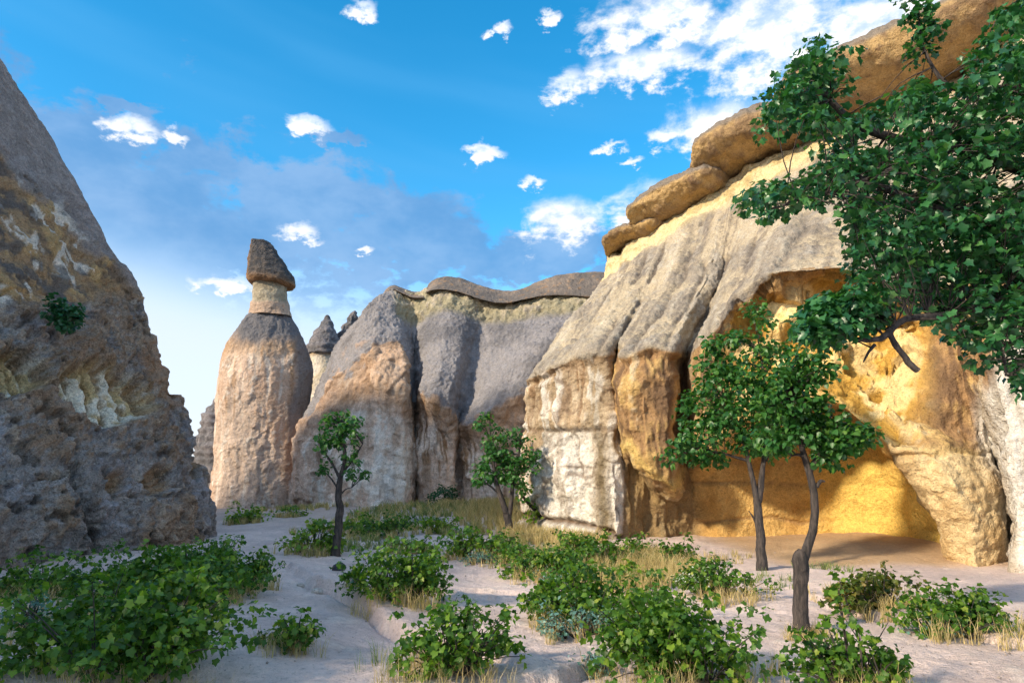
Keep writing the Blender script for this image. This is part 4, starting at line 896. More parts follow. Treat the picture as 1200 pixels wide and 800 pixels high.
# --- twin trees by the alcove
b = gp(893, 668); Y0 = b.y
small_tree('leafy_tree', 'bushy green tree with a dark forked trunk standing close before the alcove', 'tree', None, b,
    ([b - Vector((0, 0, 0.1))] + A3([(892, 640), (889, 605), (888, 585)], Y0), [0.125, 0.095, 0.085, 0.08], 22),
    [(A3([(888, 590), (882, 560), (876, 535), (868, 500), (850, 470)], Y0), [.075, .055, .045, .035, .02]), (A3([(889, 588), (894, 555), (896, 520), (900, 470), (890, 410)], Y0), [.07, .055, .045, .035, .015]),
     (A3([(897, 540), (910, 500), (920, 460)], Y0), [.04, .03, .015]), (A3([(878, 540), (845, 530), (810, 525)], Y0), [.035, .025, .012]), (A3([(889, 620), (882, 604), (877, 598)], Y0), [.03, .018, .008])],
    [px_ell(860, 470, 52, 42, Y0), px_ell(900, 440, 40, 45, Y0), px_ell(885, 382, 20, 26, Y0), px_ell(850, 420, 32, 30, Y0), px_ell(808, 528, 28, 15, Y0), px_ell(840, 520, 40, 24, Y0), px_ell(905, 505, 38, 28, Y0), px_ell(820, 480, 26, 24, Y0 + 0.3)],
    210, 26, 0.24, 0.105, M_TREE2, 3)
b = gp(938, 744); Y0 = b.y
small_tree('leafy_tree', 'slender crooked tree with a thick pollarded stump, in front of the alcove', 'tree', None, b,
    ([b - Vector((0, 0, 0.1))] + A3([(938, 720), (938, 690), (939, 668), (938, 656), (939, 648), (941, 644)], Y0), [0.115, 0.09, 0.085, 0.09, 0.098, 0.085, 0.045], 30),
    [(A3([(939, 664), (944, 646), (951, 630), (956, 605), (954, 575), (949, 552), (940, 525), (932, 500), (925, 470)], Y0), [.062, .06, .054, .05, .046, .044, .036, .026, .015]),
     (A3([(949, 552), (958, 535), (968, 515), (985, 495)], Y0), [.035, .03, .022, .012]), (A3([(944, 535), (934, 532), (928, 534)], Y0), [.03, .018, .008]), (A3([(956, 570), (962, 562), (966, 564)], Y0), [.03, .022, .012])],
    [px_ell(930, 470, 38, 40, Y0), px_ell(965, 505, 40, 24, Y0), px_ell(945, 432, 30, 24, Y0), px_ell(990, 510, 30, 14, Y0), px_ell(968, 535, 16, 16, Y0), px_ell(915, 510, 26, 18, Y0)],
    135, 24, 0.15, 0.075, M_TREE2, 5)
# --- tree in the middle of the path
b = gp(394, 653); Y0 = b.y
small_tree('leafy_tree', 'thin young tree with sparse round crown beside the sandy path', 'tree', None, b,
    ([b - Vector((0, 0, 0.1))] + A3([(395, 640), (398, 600), (398, 585), (397, 568), (401, 552)], Y0), [0.14, 0.105, 0.095, 0.085, 0.075, 0.06], 26),
    [(A3([(400, 556), (405, 540), (403, 520), (398, 495)], Y0), [.06, .05, .035, .015]), (A3([(402, 552), (416, 535), (425, 520)], Y0), [.04, .03, .012]), (A3([(399, 562), (388, 540), (376, 525)], Y0), [.04, .03, .012]), (A3([(398, 575), (388, 560), (380, 552)], Y0), [.03, .02, .01]), (A3([(398, 580), (406, 572), (412, 571)], Y0), [.025, .015, .008])],
    [px_ell(398, 495, 22, 16, Y0), px_ell(412, 510, 20, 20, Y0), px_ell(378, 522, 14, 9, Y0), px_ell(390, 512, 18, 16, Y0), px_ell(414, 540, 14, 20, Y0), px_ell(385, 550, 10, 14, Y0), px_ell(424, 552, 10, 8, Y0)],
    85, 12, 0.15, 0.095, M_TREE2, 8, top=1.5, shell=0.2)
# --- tree before the cliff foot, and the half bare sapling
b = gp(598, 628); Y0 = b.y
small_tree('leafy_tree', 'leaning green tree with a V-forked trunk at the grassy foot of the cliff', 'tree', None, b,
    ([b - Vector((0, 0, 0.1))] + A3([(596, 612), (593, 600)], Y0), [0.15, 0.12, 0.11], 14),
    [(A3([(594, 602), (588, 585), (583, 570), (578, 545), (575, 515)], Y0), [.10, .085, .07, .05, .02]), (A3([(596, 606), (600, 585), (600, 570), (605, 545), (610, 520)], Y0), [.085, .07, .06, .045, .02]), (A3([(586, 578), (575, 570), (565, 562)], Y0), [.04, .03, .015]), (A3([(602, 560), (618, 548), (628, 540)], Y0), [.045, .03, .012])],
    [px_ell(578, 550, 22, 20, Y0), px_ell(600, 545, 26, 24, Y0), px_ell(572, 500, 12, 16, Y0), px_ell(585, 520, 20, 18, Y0), px_ell(608, 515, 14, 14, Y0), px_ell(622, 540, 14, 16, Y0), px_ell(565, 562, 10, 10, Y0), px_ell(612, 570, 10, 14, Y0)],
    125, 15, 0.20, 0.115, M_TREE2, 11, top=1.6, shell=0.2)
b = gp(636, 624); Y0 = b.y
small_tree('sapling', 'half bare sapling with forking dark branches against the pale rock face', 'tree', None, b,
    ([b - Vector((0, 0, 0.1))] + A3([(635, 612), (635, 604)], Y0), [0.13, 0.11, 0.10], 12),
    [(A3([(635, 606), (625, 596), (616, 586), (610, 575)], Y0), [.075, .06, .05, .03]), (A3([(635, 604), (634, 588), (632, 572), (634, 560)], Y0), [.07, .05, .035, .012]), (A3([(636, 604), (640, 592), (650, 580), (658, 576)], Y0), [.06, .045, .03, .01]), (A3([(640, 592), (641, 580), (638, 572)], Y0), [.03, .02, .008]), (A3([(633, 590), (626, 580), (627, 570)], Y0), [.03, .02, .008])],
    [px_ell(628, 600, 16, 8, Y0), px_ell(640, 602, 10, 6, Y0), px_ell(612, 572, 8, 10, Y0), px_ell(632, 568, 8, 6, Y0)],
    34, 10, 0.25, 0.12, M_LEAF_Y, 13, top=1.4)

# --- the big tree reaching in from the side: trunk beyond the frame, limbs and a dense crown of lobed leaves
def poly_inside(px, py, poly):
    ins = np.zeros(len(px), bool); n = len(poly)
    for i in range(n):
        x1, y1 = poly[i]; x2, y2 = poly[(i + 1) % n]
        c = ((y1 > py) != (y2 > py)) & (px < (x2 - x1) * (py - y1) / (y2 - y1 + 1e-9) + x1); ins ^= c
    return ins
def big_tree():
    rng = np.random.RandomState(33)
    b = gp(1300, 760); b = Vector((5.6, 6.2, 0)); b.z = float(ground_h(b.x, b.y)[0])
    T = empty('overhanging_tree', b, 'large overhanging tree with dense dark teal-green lobed leaves, covering part of the golden cliff', 'tree')
    loc = lambda pts: [Vector(p) - b for p in pts]
    Yt = 6.2
    top = [at(1330, 420, Yt), at(1315, 250, Yt), at(1300, 100, Yt)]
    trunk_part('trunk', loc([b - Vector((0, 0, 0.15)), at(1345, 600, Yt)] + top), [0.2, 0.16, 0.15, 0.12, 0.07], 40, T, 14, 0.03)
    limbs = [([at(1330, 420, Yt), at(1260, 330, 6.0), at(1170, 270, 5.8), at(1080, 240, 5.6), at(990, 200, 5.6)], [.09, .07, .055, .04, .015]),
             ([at(1320, 300, Yt), at(1230, 210, 6.0), at(1120, 170, 5.9), at(1020, 160, 5.8), at(960, 110, 5.7), at(950, 70, 5.7)], [.08, .065, .05, .04, .025, .01]),
             ([at(1260, 330, 6.0), at(1180, 350, 5.5), at(1110, 370, 5.3), at(1048, 372, 5.2), at(1045, 396, 5.15), at(1020, 402, 5.1), at(990, 396, 5.1), at(960, 385, 5.1)], [.05, .036, .03, .025, .025, .02, .014, .008]),
             ([at(1040, 384, 5.15), at(1046, 399, 5.15), at(1056, 412, 5.15), at(1066, 425, 5.15), at(1076, 434, 5.15)], [.022, .024, .025, .026, .025]),
             ([at(1025, 404, 5.12), at(1018, 412, 5.1), at(1012, 424, 5.1)], [.014, .010, .006]),
             ([at(1310, 200, Yt), at(1200, 100, 6.3), at(1110, 110, 6.2), at(1080, 60, 6.2), at(1075, 5, 6.2)], [.06, .045, .025, .012, .006]),
             ([at(1120, 170, 5.9), at(1050, 200, 5.5), at(960, 230, 5.4), at(900, 245, 5.4)], [.035, .028, .018, .008]),
             ([at(1180, 350, 5.5), at(1170, 400, 5.3), at(1180, 440, 5.2)], [.03, .02, .01]), ([at(1300, 120, Yt), at(1220, 40, 6.2), at(1170, 20, 6.2)], [.05, .03, .012])]
    anchors = []
    for pts, rad in limbs:
        trunk_part('branch', loc(pts), rad, 26, T, 10, 0.02)
        P, _ = bend(loc(pts), rad, 18); anchors += list(P[3:])
    anchors = np.array(anchors)
    out_main = [(866, 262), (880, 222), (905, 205), (893, 160), (900, 118), (915, 95), (938, 62), (965, 48), (985, 62), (1000, 92), (990, 118), (1012, 128), (1050, 118), (1075, 95), (1095, 102), (1130, 100), (1150, 42), (1172, 14),
                (1210, -10), (1420, -60), (1430, 420), (1260, 470), (1195, 452), (1160, 446), (1130, 405), (1092, 366), (1050, 352), (1010, 350), (996, 318), (1000, 285), (985, 245), (965, 232), (925, 240), (905, 268), (880, 272)]
    low = [(938, 385), (965, 352), (1000, 346), (1035, 360), (1022, 380), (985, 388), (955, 402)]
    sprig = [(1060, 0), (1075, -12), (1096, 22), (1090, 62), (1078, 78), (1066, 60)]
    cl = []
    for poly, n, y0, y1 in ((out_main, 2100, 4.9, 7.2), (low, 110, 4.9, 5.5), (sprig, 16, 6.1, 6.3)):
        xs = [q[0] for q in poly]; ys = [q[1] for q in poly]
        X = rng.uniform(min(xs), max(xs), n * 6); Yv = rng.uniform(min(ys), max(ys), n * 6)
        k = poly_inside(X, Yv, poly); X, Yv = X[k][:n], Yv[k][:n]
        # loose gaps between sprays of leaves
        Q = np.stack([X / 46, Yv / 46, X * 0], 1).astype(np.float32); keep = noise3(Q + 4.4) > (-0.34 if poly is out_main else -0.9)
        for x, y in zip(X[keep], Yv[keep]):
            cl.append(np.array(at(x, y, rng.uniform(y0, y1))) - np.array(b))
    cl = np.array(cl)
    # a rounder volume: the boughs also reach towards the camera and away behind, off frame
    tubes('twig', twigs_to(cl, anchors, rng, 0.007, 0.12), M_BARK, T, 5)['kind'] = 'stuff'
    per = 16
    pos, out = crown_leaves(cl, per, 0.15, 0.08, rng, 0.7)
    n = len(pos); size = 0.068 * (0.6 + 0.65 * rng.rand(n)); Rm = leaf_frames(n, out, 0.5, rng); rnd = np.clip(rng.rand(n) * 0.9 + 0.05, 0, 1)
    # the leaves that show largest become single leaf objects
    px, py = proj(pos + np.array(b)); vis = (px > 0) & (px < 1200) & (py > 0) & (py < 800)
    dist = np.linalg.norm(pos + np.array(b) - np.array([0, 0, CAM_Z]), axis=1)
    order = np.argsort(np.where(vis, -size / dist * np.abs((Rm[:, :, 2] * (pos + np.array(b))).sum(1) / dist), 0))[:300]
    single = np.zeros(n, bool); single[order] = True
    k = ~single
    me = leaf_mesh('crown', pos[k], size[k], Rm[k], rnd[k], LOBED)
    CR = tag(link('crown', me, M_TREE, T), kind='stuff')
    protos = []
    for q in range(5):
        me = mesh_np('leaf', LOBED[0], LOBED[1]); set_f(me, np.full(len(LOBED[0]), 0.1 + 0.18 * q)); me.materials.append(M_TREE); protos.append(me)
    for i in order:
        o = bpy.data.objects.new('leaf', protos[i % 5]); COL.objects.link(o); o.parent = CR
        M = Matrix.Identity(4)
        for r_ in range(3):
            for c_ in range(3): M[r_][c_] = Rm[i, r_, c_] * size[i]
            M[r_][3] = pos[i, r_]
        o.matrix_local = M
big_tree()

# --- shrubs
GRASS = []     # (x, y, radius, count, height, kind)
def shrub(name, label, cat, group, px, py, w, h, leaf=0.085, mat=M_LEAF, seed=0, dens=1.0, proto=LOBED, straw=1.0, shoot=None, flowers=0, lean=0.0, loose=0.55, zoff=0.0):
    rng = np.random.RandomState(seed + 100)
    b = gp(px, py); k = b.y / FPX * 1.04
    rx = w * k / 2; rz = h * k; ry = rx * 0.75
    c = Vector((b.x, b.y + ry * 0.75, 0)); c.z = float(ground_h(c.x, c.y)[0]) - 0.02 + zoff
    T = empty(name, c, label, cat, group)
    area = rx * rz + rx * ry
    # a mound of several lobes of foliage
    nl = 5 + int(w > 120) * 3
    lobes = []
    for i in range(nl):
        a = rng.uniform(-1, 1); e = rng.uniform(-1, 1) * math.sqrt(max(1 - a * a, 0.05))
        s = rng.uniform(0.32, 0.55); top = rz * (1 - 0.5 * abs(a) ** 1.6) * rng.uniform(0.55, 1.05)
        lobes.append(((a * rx * 0.62 + lean * rx * 0.3, e * ry * 0.6, top * 0.52), rx * s, ry * s, top * 0.46))
    ncl = int(np.clip(dens * area / (leaf * leaf) * 0.62, 24, 460))
    cl = blob_clumps(lobes, ncl, rng, 0.35)
    cl = cl[cl[:, 2] > 0.02]
    # loose shoots sticking out
    m = max(4, int(len(cl) * loose * 0.35)); t = rng.uniform(0, 2 * np.pi, m); rr = rng.uniform(0.5, 1.05, m)
    sh = np.stack([np.cos(t) * rx * rr, np.sin(t) * ry * rr, rz * rng.uniform(0.25, 1.12, m) * (1.1 - 0.55 * rr)], 1); cl = np.vstack([cl, sh])
    if shoot: cl = np.vstack([cl, np.stack([np.full(6, shoot[0] * rx) + rng.normal(0, 0.03, 6), np.full(6, -0.3 * ry), np.linspace(0.8, shoot[1], 6) * rz], 1)])
    roots = np.stack([rng.uniform(-.35, .35, 9) * rx, rng.uniform(-.35, .35, 9) * ry, np.zeros(9)], 1)
    ch = []
    for q in cl[rng.permutation(len(cl))[:90]]:
        r_ = roots[np.argmin(np.linalg.norm(roots - q, axis=1) + rng.rand(9) * 0.2)]
        p, rad = bend([r_, (r_ * 0.45 + q * 0.55) + np.array([0, 0, 0.10 * rz]), q], [0.008, 0.006, 0.003], 5); ch.append((p, rad))
    tubes('stem', ch, M_STRAW_STEM, T, 4)['kind'] = 'stuff'
    per = 9
    pos, out = crown_leaves(cl, per, leaf * 1.7, leaf, rng, 0.75); pos[:, 2] = np.maximum(pos[:, 2], 0.03)
    n = len(pos)
    rnd = np.clip(rng.beta(1.6, 2.2, n) + 0.10 * np.repeat(rng.normal(0, 1, len(cl)), per), 0, 1)
    me = leaf_mesh('foliage', pos, leaf * (0.55 + 0.7 * rng.rand(n)), leaf_frames(n, out, 0.55, rng), rnd, proto)
    tag(link('foliage', me, mat, T), kind='stuff')
    if flowers:
        q = cl[np.argsort(cl[:, 0] + cl[:, 1] * 0.4)[:30]]; fp, fo = crown_leaves(q, 5, leaf * 2.0, leaf, rng); fp[:, 2] += 0.04
        tag(link('flowers', leaf_mesh('flowers', fp, 0.030 * (0.6 + rng.rand(len(fp))), leaf_frames(len(fp), fo, 0.5, rng), rng.rand(len(fp)), SIMPLE), M_FLOWER, T), kind='stuff')
    if straw > 0: GRASS.append((c.x, c.y - ry * 0.7, rx * 1.0, int(420 * straw * max(rx, 0.4)), min(0.30, rz * 0.5), 0, ry * 0.65))
    return T
M_STRAW_STEM = M_BARK
VG = 'vine shrubs on the sandy ground'
SHR = [
 # label, px, py, w, h, leaf, material, density
 ('sprawling dark vine shrub at the foot of the rock cone, right beside the camera path', 70, 830, 340, 142, .062, M_LEAF, 1.2),
 ('broad low vine shrub growing along the base of the dark rock cone', 150, 716, 240, 78, .066, M_LEAF, 1.1),
 ('dark vine shrub hugging the bottom corner of the rock cone', 232, 684, 92, 58, .066, M_LEAF, 1.0),
 ('rounded vine shrub at the path edge just past the rock cone', 296, 690, 58, 46, .06, M_LEAF, 1.0),
 ('low dark vine patch against the rock cone beside bare sand', 20, 704, 110, 60, .066, M_LEAF, .9),
 ('small sparse vine shrub alone on the bare path', 337, 766, 72, 56, .065, M_LEAF, .8),
 ('bright yellow-green vine shrub below the tall fairy chimney', 285, 614, 50, 26, .11, M_LEAF_Y, 1.0),
 ('bright yellow-green vine shrub beside the thin young tree trunk', 358, 650, 72, 44, .10, M_LEAF_Y, 1.0),
 ('rounded vine shrub with dry straw skirt in the middle of the sandy path', 458, 708, 132, 74, .062, M_LEAF, 1.2),
 ('leafy vine shrub with upright shoots over dry grass, in front of the path rill', 527, 806, 150, 92, .06, M_LEAF, 1.0),
 ('low green vine shrub behind the thin young tree, below the pale buttress', 446, 632, 76, 34, .10, M_LEAF, .9),
 ('small yellowish vine shrub under the dark gully of the rock wall', 508, 626, 52, 24, .10, M_LEAF_Y, .8),
 ('vine shrub with grey-green sage skirt below the V-forked tree', 562, 656, 96, 38, .09, M_LEAF, 1.0),
 ('vine shrub with a straw-coloured fringe in front of the sapling', 640, 682, 104, 46, .066, M_LEAF, 1.0),
 ('low vine shrub at the foot of the white exposed rock face', 708, 666, 100, 38, .09, M_LEAF, .9),
 ('compact vine shrub at the foot of the brown buttress', 796, 666, 60, 36, .09, M_LEAF, 1.0),
 ('large dense vine shrub mixed with teal sage beside the open sand', 705, 738, 172, 78, .066, M_LEAF, 1.2),
 ('large bright vine shrub spreading in front of the pollarded tree stump', 805, 822, 232, 116, .062, M_LEAF, 1.2),
 ('spreading vine shrub with pale flowers below the forked tree', 858, 704, 112, 46, .066, M_LEAF, 1.0),
 ('vine shrub with a single tall shoot beside the pale path', 1026, 826, 160, 84, .062, M_LEAF, 1.0),
 ('brownish vine shrub in front of the sunlit alcove floor', 1043, 716, 108, 50, .066, M_LEAF_B, 1.0),
 ('dark vine shrub at the foot of the streaked white pillar', 1146, 746, 136, 66, .066, M_LEAF, 1.1),
 ('straggling vine shrub between the teal sage and the bright spreading shrub', 770, 752, 90, 52, .062, M_LEAF, 1.0),
 ('thin green vine shrub under the reddish slab beside the fairy chimney', 338, 606, 34, 14, .11, M_LEAF, .7),
 ('low vine shrub under the folded rock wall between grass tufts', 478, 616, 44, 18, .10, M_LEAF, .8),
 ('yellow-green vine shrub on dry grass midway between the young tree and the V-forked tree', 480, 646, 56, 24, .08, M_LEAF_Y, .9),
 ('ragged vine shrub in the grass directly behind the straw-fringed shrub', 672, 650, 70, 30, .08, M_LEAF, .9),
 ('small vine shrub tucked against the corner between white face and brown buttress', 752, 656, 52, 28, .08, M_LEAF, .9),
 ('low bright vine shrub just behind the large dense shrub with teal sage', 745, 688, 70, 34, .075, M_LEAF_Y, .9),
 ('dark low vine shrub on the sand edge under the V-forked tree shrub', 606, 664, 60, 30, .075, M_LEAF, .9),
 ('bushy vine shrub behind the young tree trunk, bordering dry grass', 418, 628, 46, 26, .09, M_LEAF_Y, .9),
]
for q in SHR:                       # each shrub stands on a low mound of sand
    x, y = gflat(q[1], q[2]); MOUNDS.append((x, y + 0.3 * q[3] * y / FPX, 0.55 * q[3] * y / FPX, 0.09)) if q[2] > 640 else None
def build_ground():
    def axis(a, b, h, lo, hi):
        core = np.arange(a, b + 1e-6, h); o = [core]
        s = h; x = b; ext = []
        while x < hi: s *= 1.22; x += s; ext.append(x)
        o.append(np.array(ext)); s = h; x = a; ext = []
        while x > lo: s *= 1.22; x -= s; ext.append(x)
        return np.concatenate([np.array(ext[::-1])] + o)
    xs = axis(-9.0, 10.0, 0.06, -900, 900); ys1 = np.arange(3.6, 12, 0.05); ys2 = 12 * 1.008 ** np.arange(1, 250)
    ys2 = ys2[ys2 < 40]; ext = []; x = ys2[-1]; s = 0.3
    while x < 1500: s *= 1.25; x += s; ext.append(x)
    lo = []; x = 3.4; s = 0.05
    while x > -300: s *= 1.3; x -= s; lo.append(x)
    ys = np.concatenate([np.array(lo[::-1]), ys1, ys2, np.array(ext)])
    X, Yg = np.meshgrid(xs, ys); x = X.ravel(); y = Yg.ravel(); h = ground_h(x, y)
    P = np.stack([x, y, h], 1)
    n1 = fbm(S3(P, 0.3), 4); n2 = fbm(S3(P, 1.6), 4); n3 = fbm(S3(P, 7.0), 3)
    P[:, 2] += 0.012 * n3 + 0.02 * n2 * (np.hypot(x, y) < 60)
    c = lerp(col_of(C(0.72, 0.57, 0.515), len(x)), C(0.58, 0.455, 0.415), ss(n1 + 0.4 * n2, -0.3, 0.4)); c = lerp(c, C(0.74, 0.62, 0.54), ss(n2 + 0.5 * n3, 0.2, 0.7) * 0.6)
    c = lerp(c, C(0.34, 0.26, 0.20), ss(y, 24, 30) * 0.5)
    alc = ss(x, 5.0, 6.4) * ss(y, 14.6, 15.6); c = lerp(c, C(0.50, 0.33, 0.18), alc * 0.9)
    idx = np.arange(len(x)).reshape(X.shape)
    F = np.stack([idx[:-1, :-1], idx[:-1, 1:], idx[1:, 1:], idx[1:, :-1]], -1).reshape(-1, 4)
    me = mesh_np('ground', P, F); set_col(me, c)
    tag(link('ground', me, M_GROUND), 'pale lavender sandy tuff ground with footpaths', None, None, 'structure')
build_ground()
for i, q in enumerate(SHR):
    shrub('vine_shrub', q[0], 'shrub', VG, q[1], q[2], q[3], q[4], q[5], q[6], i * 7 + 1, q[7], LOBED if q[5] < 0.078 else BROAD, shoot=(-0.15, 1.45) if 'single tall shoot' in q[0] else None, flowers=int('pale flowers' in q[0]))
# sage-like teal herbs
SG = 'grey-green sage clumps'
SAGE = [('teal sage clump under the edge of the large dense vine shrub', 680, 752, 100, 48), ('pale teal sage clump beside the bright spreading vine shrub', 706, 792, 56, 36), ('blue-green sage clump at the feet of the V-forked tree shrub', 560, 662, 46, 18),
        ('blue-green sage clump between the straw fringe and the sand', 655, 690, 52, 24), ('grey-green sage tuft on the grassy slope below the rock wall', 500, 612, 40, 12), ('grey-green sage beside the dark shrub of the rock cone', 262, 668, 40, 34),
        ('teal sage clump sprawling below the white pillar shrub', 1110, 746, 70, 22), ('grey sage tuft on bare sand in front of the rock cone', 14, 740, 60, 44), ('small teal sage under the round path shrub', 410, 708, 30, 18), ('teal sage inside the large dense vine shrub by the flowers', 748, 758, 70, 46)]
for i, (lb, px, py, w, h) in enumerate(SAGE):
    shrub('sage_clump', lb, 'sage', SG, px, py, w, h, 0.055, M_SAGE, 300 + i * 3, 0.8, SIMPLE, 0.4, None, 0, 0, 0.6)
# dark bushes growing out of the rocks
def rock_bush(label, px, py, Y, r, seed):
    rng = np.random.RandomState(seed); b = Vector(at(px, py, Y)); T = empty('rock_bush', b, label, 'bush', 'bushes on the rocks')
    cl = blob_clumps([((0, 0, 0.5 * r), r, r * 0.8, r * 0.8), ((0.3 * r, -0.1, 0.2 * r), r * .7, r * .6, r * .6)], 60, rng, 0.3)
    tubes('stem', twigs_to(cl, [np.array((0, 0.3 * r, -0.3 * r))], rng, 0.02), M_BARK, T, 4)['kind'] = 'stuff'
    pos, out = crown_leaves(cl, 12, 0.28 * r, .1, rng); n = len(pos)
    tag(link('foliage', leaf_mesh('foliage', pos, 0.12 * (0.6 + 0.6 * rng.rand(n)), leaf_frames(n, out, 0.6, rng), rng.rand(n) * 0.5, BROAD), M_TREE, T), kind='stuff')
rock_bush('dark green bush rooted at the foot of the folded rock wall', 520, 590, 34.2, 0.75, 71)
rock_bush('dark bush clinging to the face of the big rock cone', 72, 378, 17.6, 0.55, 72)

# --- grass: dry and green blades, one mass each
def blades(name, label, spots, mat, seed):
    rng = np.random.RandomState(seed); P, Hh, Wd, Rn, Az, Bn = [], [], [], [], [], []
    for (x, y, r, n, h, _, ry) in spots:
        a = rng.uniform(0, 2 * np.pi, n); rr = rng.rand(n) ** 0.6
        # tufted: snap part of the blades to tuft centres
        tx = x + np.cos(a) * rr * r; ty = y + np.sin(a) * rr * ry
        m = max(n // 14, 1); ti = rng.randint(0, m, n); tx = tx[ti] + rng.normal(0, 0.035, n); ty = ty[ti] + rng.normal(0, 0.035, n)
        P.append(np.stack([tx, ty, ground_h(tx, ty) - 0.01], 1)); Hh.append(h * rng.uniform(0.5, 1.25, n)); Rn.append(np.clip(rng.rand(n) * 0.8 + rng.rand(m)[ti] * 0.3, 0, 1))
        d = np.hypot(tx, ty); Wd.append(np.clip(d * 0.0007, 0.004, 0.022) * rng.uniform(0.7, 1.3, n)); Az.append(rng.uniform(0, 2 * np.pi, n)); Bn.append(rng.uniform(0.1, 0.75, n))
    P = np.vstack(P); Hh, Wd, Rn, Az, Bn = map(np.concatenate, (Hh, Wd, Rn, Az, Bn)); n = len(P)
    dx, dy = np.cos(Az), np.sin(Az); fa = rng.uniform(0, np.pi, n); sx, sy = np.cos(fa), np.sin(fa)
    V = np.zeros((n, 5, 3), np.float32)
    for k, (t, w) in enumerate(((0, 1), (0, -1), (0.55, 0.8), (0.55, -0.8), (1, 0))):
        V[:, k, 0] = P[:, 0] + dx * Bn * Hh * t * t + sx * Wd * w / 2; V[:, k, 1] = P[:, 1] + dy * Bn * Hh * t * t + sy * Wd * w / 2; V[:, k, 2] = P[:, 2] + Hh * t * (1 - 0.25 * Bn * t)
    F = np.array([(0, 1, 3), (0, 3, 2), (2, 3, 4)], np.int32)[None] + (np.arange(n) * 5)[:, None, None]
    me = mesh_np(name, V.reshape(-1, 3), F.reshape(-1, 3)); set_f(me, np.repeat(Rn, 5))
    tag(link(name, me, mat), label, 'grass', None, 'stuff')
def spot(px, py, w, h_px, n, hgt):
    b = gp(px, py); k = b.y / FPX; x2, y2 = gflat(px, py - h_px / 2); x1, y1 = gflat(px, py + h_px / 2)
    return (b.x, (y1 + y2) / 2, w / 2 * k, n, hgt, 0, max((y2 - y1) / 2, 0.15))
dry = list(GRASS) + [spot(590, 618, 130, 26, 6000, .42), spot(650, 634, 120, 22, 4200, .40), spot(560, 606, 160, 14, 3600, .42), spot(770, 664, 90, 30, 3200, .38), spot(730, 682, 110, 20, 1800, .32),
        spot(400, 622, 120, 16, 1200, .3), spot(330, 604, 120, 8, 900, .3), spot(245, 712, 60, 26, 700, .22), spot(482, 690, 60, 14, 700, .24), spot(945, 744, 60, 12, 420, .16), spot(460, 612, 140, 14, 1500, .35),
        spot(512, 796, 90, 20, 500, .26), spot(340, 764, 50, 12, 160, .18), spot(860, 790, 110, 30, 500, .24), spot(690, 655, 160, 16, 1500, .3), spot(20, 760, 60, 40, 260, .28), spot(850, 655, 100, 10, 300, .22), spot(386, 650, 14, 4, 60, .14), spot(1000, 700, 60, 12, 260, .2), spot(620, 660, 60, 14, 500, .28)]
green = [spot(330, 602, 110, 8, 900, .28), spot(440, 612, 120, 12, 1700, .32), spot(520, 610, 100, 14, 1700, .32), spot(400, 640, 60, 14, 300, .25), spot(590, 645, 120, 16, 700, .28), spot(700, 660, 140, 18, 900, .3), spot(250, 690, 70, 26, 500, .3),
         spot(440, 640, 80, 12, 420, .26), spot(540, 628, 60, 10, 500, .3), spot(430, 790, 60, 26, 60, .25), spot(900, 680, 60, 20, 200, .16), spot(970, 668, 90, 12, 200, .18)]
blades('dry_grass', 'straw-coloured dry grass tufts around the shrubs and along the cliff foot', dry, M_STRAW, 5)
blades('green_grass', 'soft grey-green grass on the slope below the rock wall', green, M_GRASS, 6)

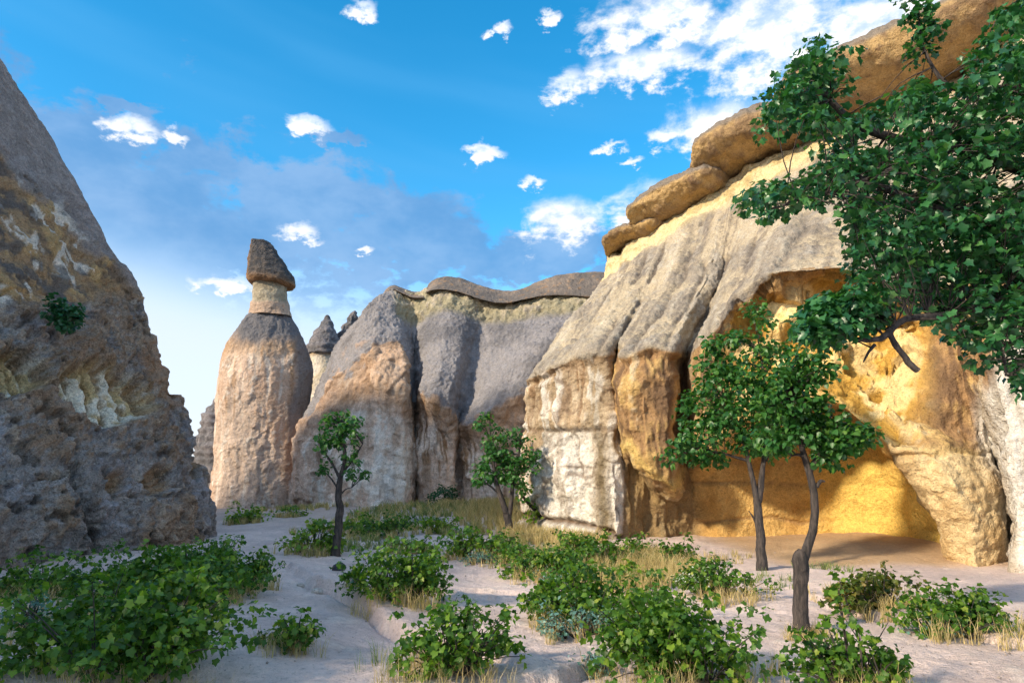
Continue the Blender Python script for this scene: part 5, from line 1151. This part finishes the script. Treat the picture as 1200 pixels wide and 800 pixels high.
# --- loose stones and gravel
def stone_mesh(name, r, seed, col):
    import bmesh
    bm = bmesh.new(); bmesh.ops.create_icosphere(bm, subdivisions=2, radius=r)
    V = np.array([v.co[:] for v in bm.verts]); V *= np.array([1.0, 0.8, 0.62]); V += (0.22 * r * fbm(V / r * 1.3 + seed, 3))[:, None] * V / r
    for v, c in zip(bm.verts, V): v.co = c
    me = bpy.data.meshes.new(name); bm.to_mesh(me); bm.free(); set_col(me, np.tile(col, (len(V), 1))); me.materials.append(M_ROCK)
    for p in me.polygons: p.use_smooth = True
    return me
b = gp(397, 669); o = link('stone', stone_mesh('stone', 0.13, 3.0, np.array((0.06, 0.06, 0.075)))); o.location = b + Vector((0, 0, 0.06)); o.scale = (1, 1, 1.3)
tag(o, 'small dark pointed stone lying on the path below the young tree', 'stone')
for (px, py, r, lb) in ((372, 692, .10, 'pale flat stone at the start of the path rill'), (352, 686, .08, 'small rounded stone by the round shrub at the path edge'), (652, 614, .42, 'pale rounded boulder at the cliff foot behind the sapling'), (615, 622, .40, 'pale rounded boulder between the V-forked tree and the sapling')):
    b = gp(px, py); o = link('stone', stone_mesh('stone', r, px * 0.1, np.array((0.55, 0.48, 0.42)))); o.location = b + Vector((0, 0, r * 0.25)); tag(o, lb, 'stone')
def gravel():
    rng = np.random.RandomState(9); n = 5200
    t = rng.rand(n); Yg = 4.2 * (28 / 4.2) ** t; px = rng.uniform(-40, 1240, n); x = (px - 600) / FPX * Yg * 1.02
    # gathered in patches and along the rills
    Q = np.stack([x * 0.7, Yg * 0.7, x * 0], 1); k = noise3(Q) + 0.3 * rng.normal(0, 1, n) > 0.05; x, Yg = x[k], Yg[k]; n = len(x)
    z = ground_h(x, Yg); s = 0.006 + 0.018 * rng.rand(n) ** 4
    base = np.array([(1, 0, 0), (-1, 0, 0), (0, 1, 0), (0, -1, 0), (0, 0, 1), (0, 0, -.6)], np.float32)
    V = base[None] * (s[:, None, None] * rng.uniform(0.6, 1.3, (n, 6, 1))); a = rng.uniform(0, 6.3, n); ca, sa = np.cos(a)[:, None], np.sin(a)[:, None]
    V = np.stack([V[..., 0] * ca - V[..., 1] * sa + x[:, None], V[..., 0] * sa + V[..., 1] * ca + Yg[:, None], V[..., 2] * 0.7 + z[:, None] + 0.004], -1)
    F = np.array([(0, 2, 4), (2, 1, 4), (1, 3, 4), (3, 0, 4), (2, 0, 5), (1, 2, 5), (3, 1, 5), (0, 3, 5)], np.int32)[None] + (np.arange(n) * 6)[:, None, None]
    me = mesh_np('gravel', V.reshape(-1, 3), F.reshape(-1, 3), False)
    set_col(me, np.repeat(np.clip(np.array([[0.42, 0.35, 0.31]]) * rng.uniform(0.4, 1.4, (n, 1)), 0, 1), 6, 0)); tag(link('gravel', me, M_ROCK), 'fine gravel scattered over the sandy path', 'gravel', None, 'stuff')
gravel()
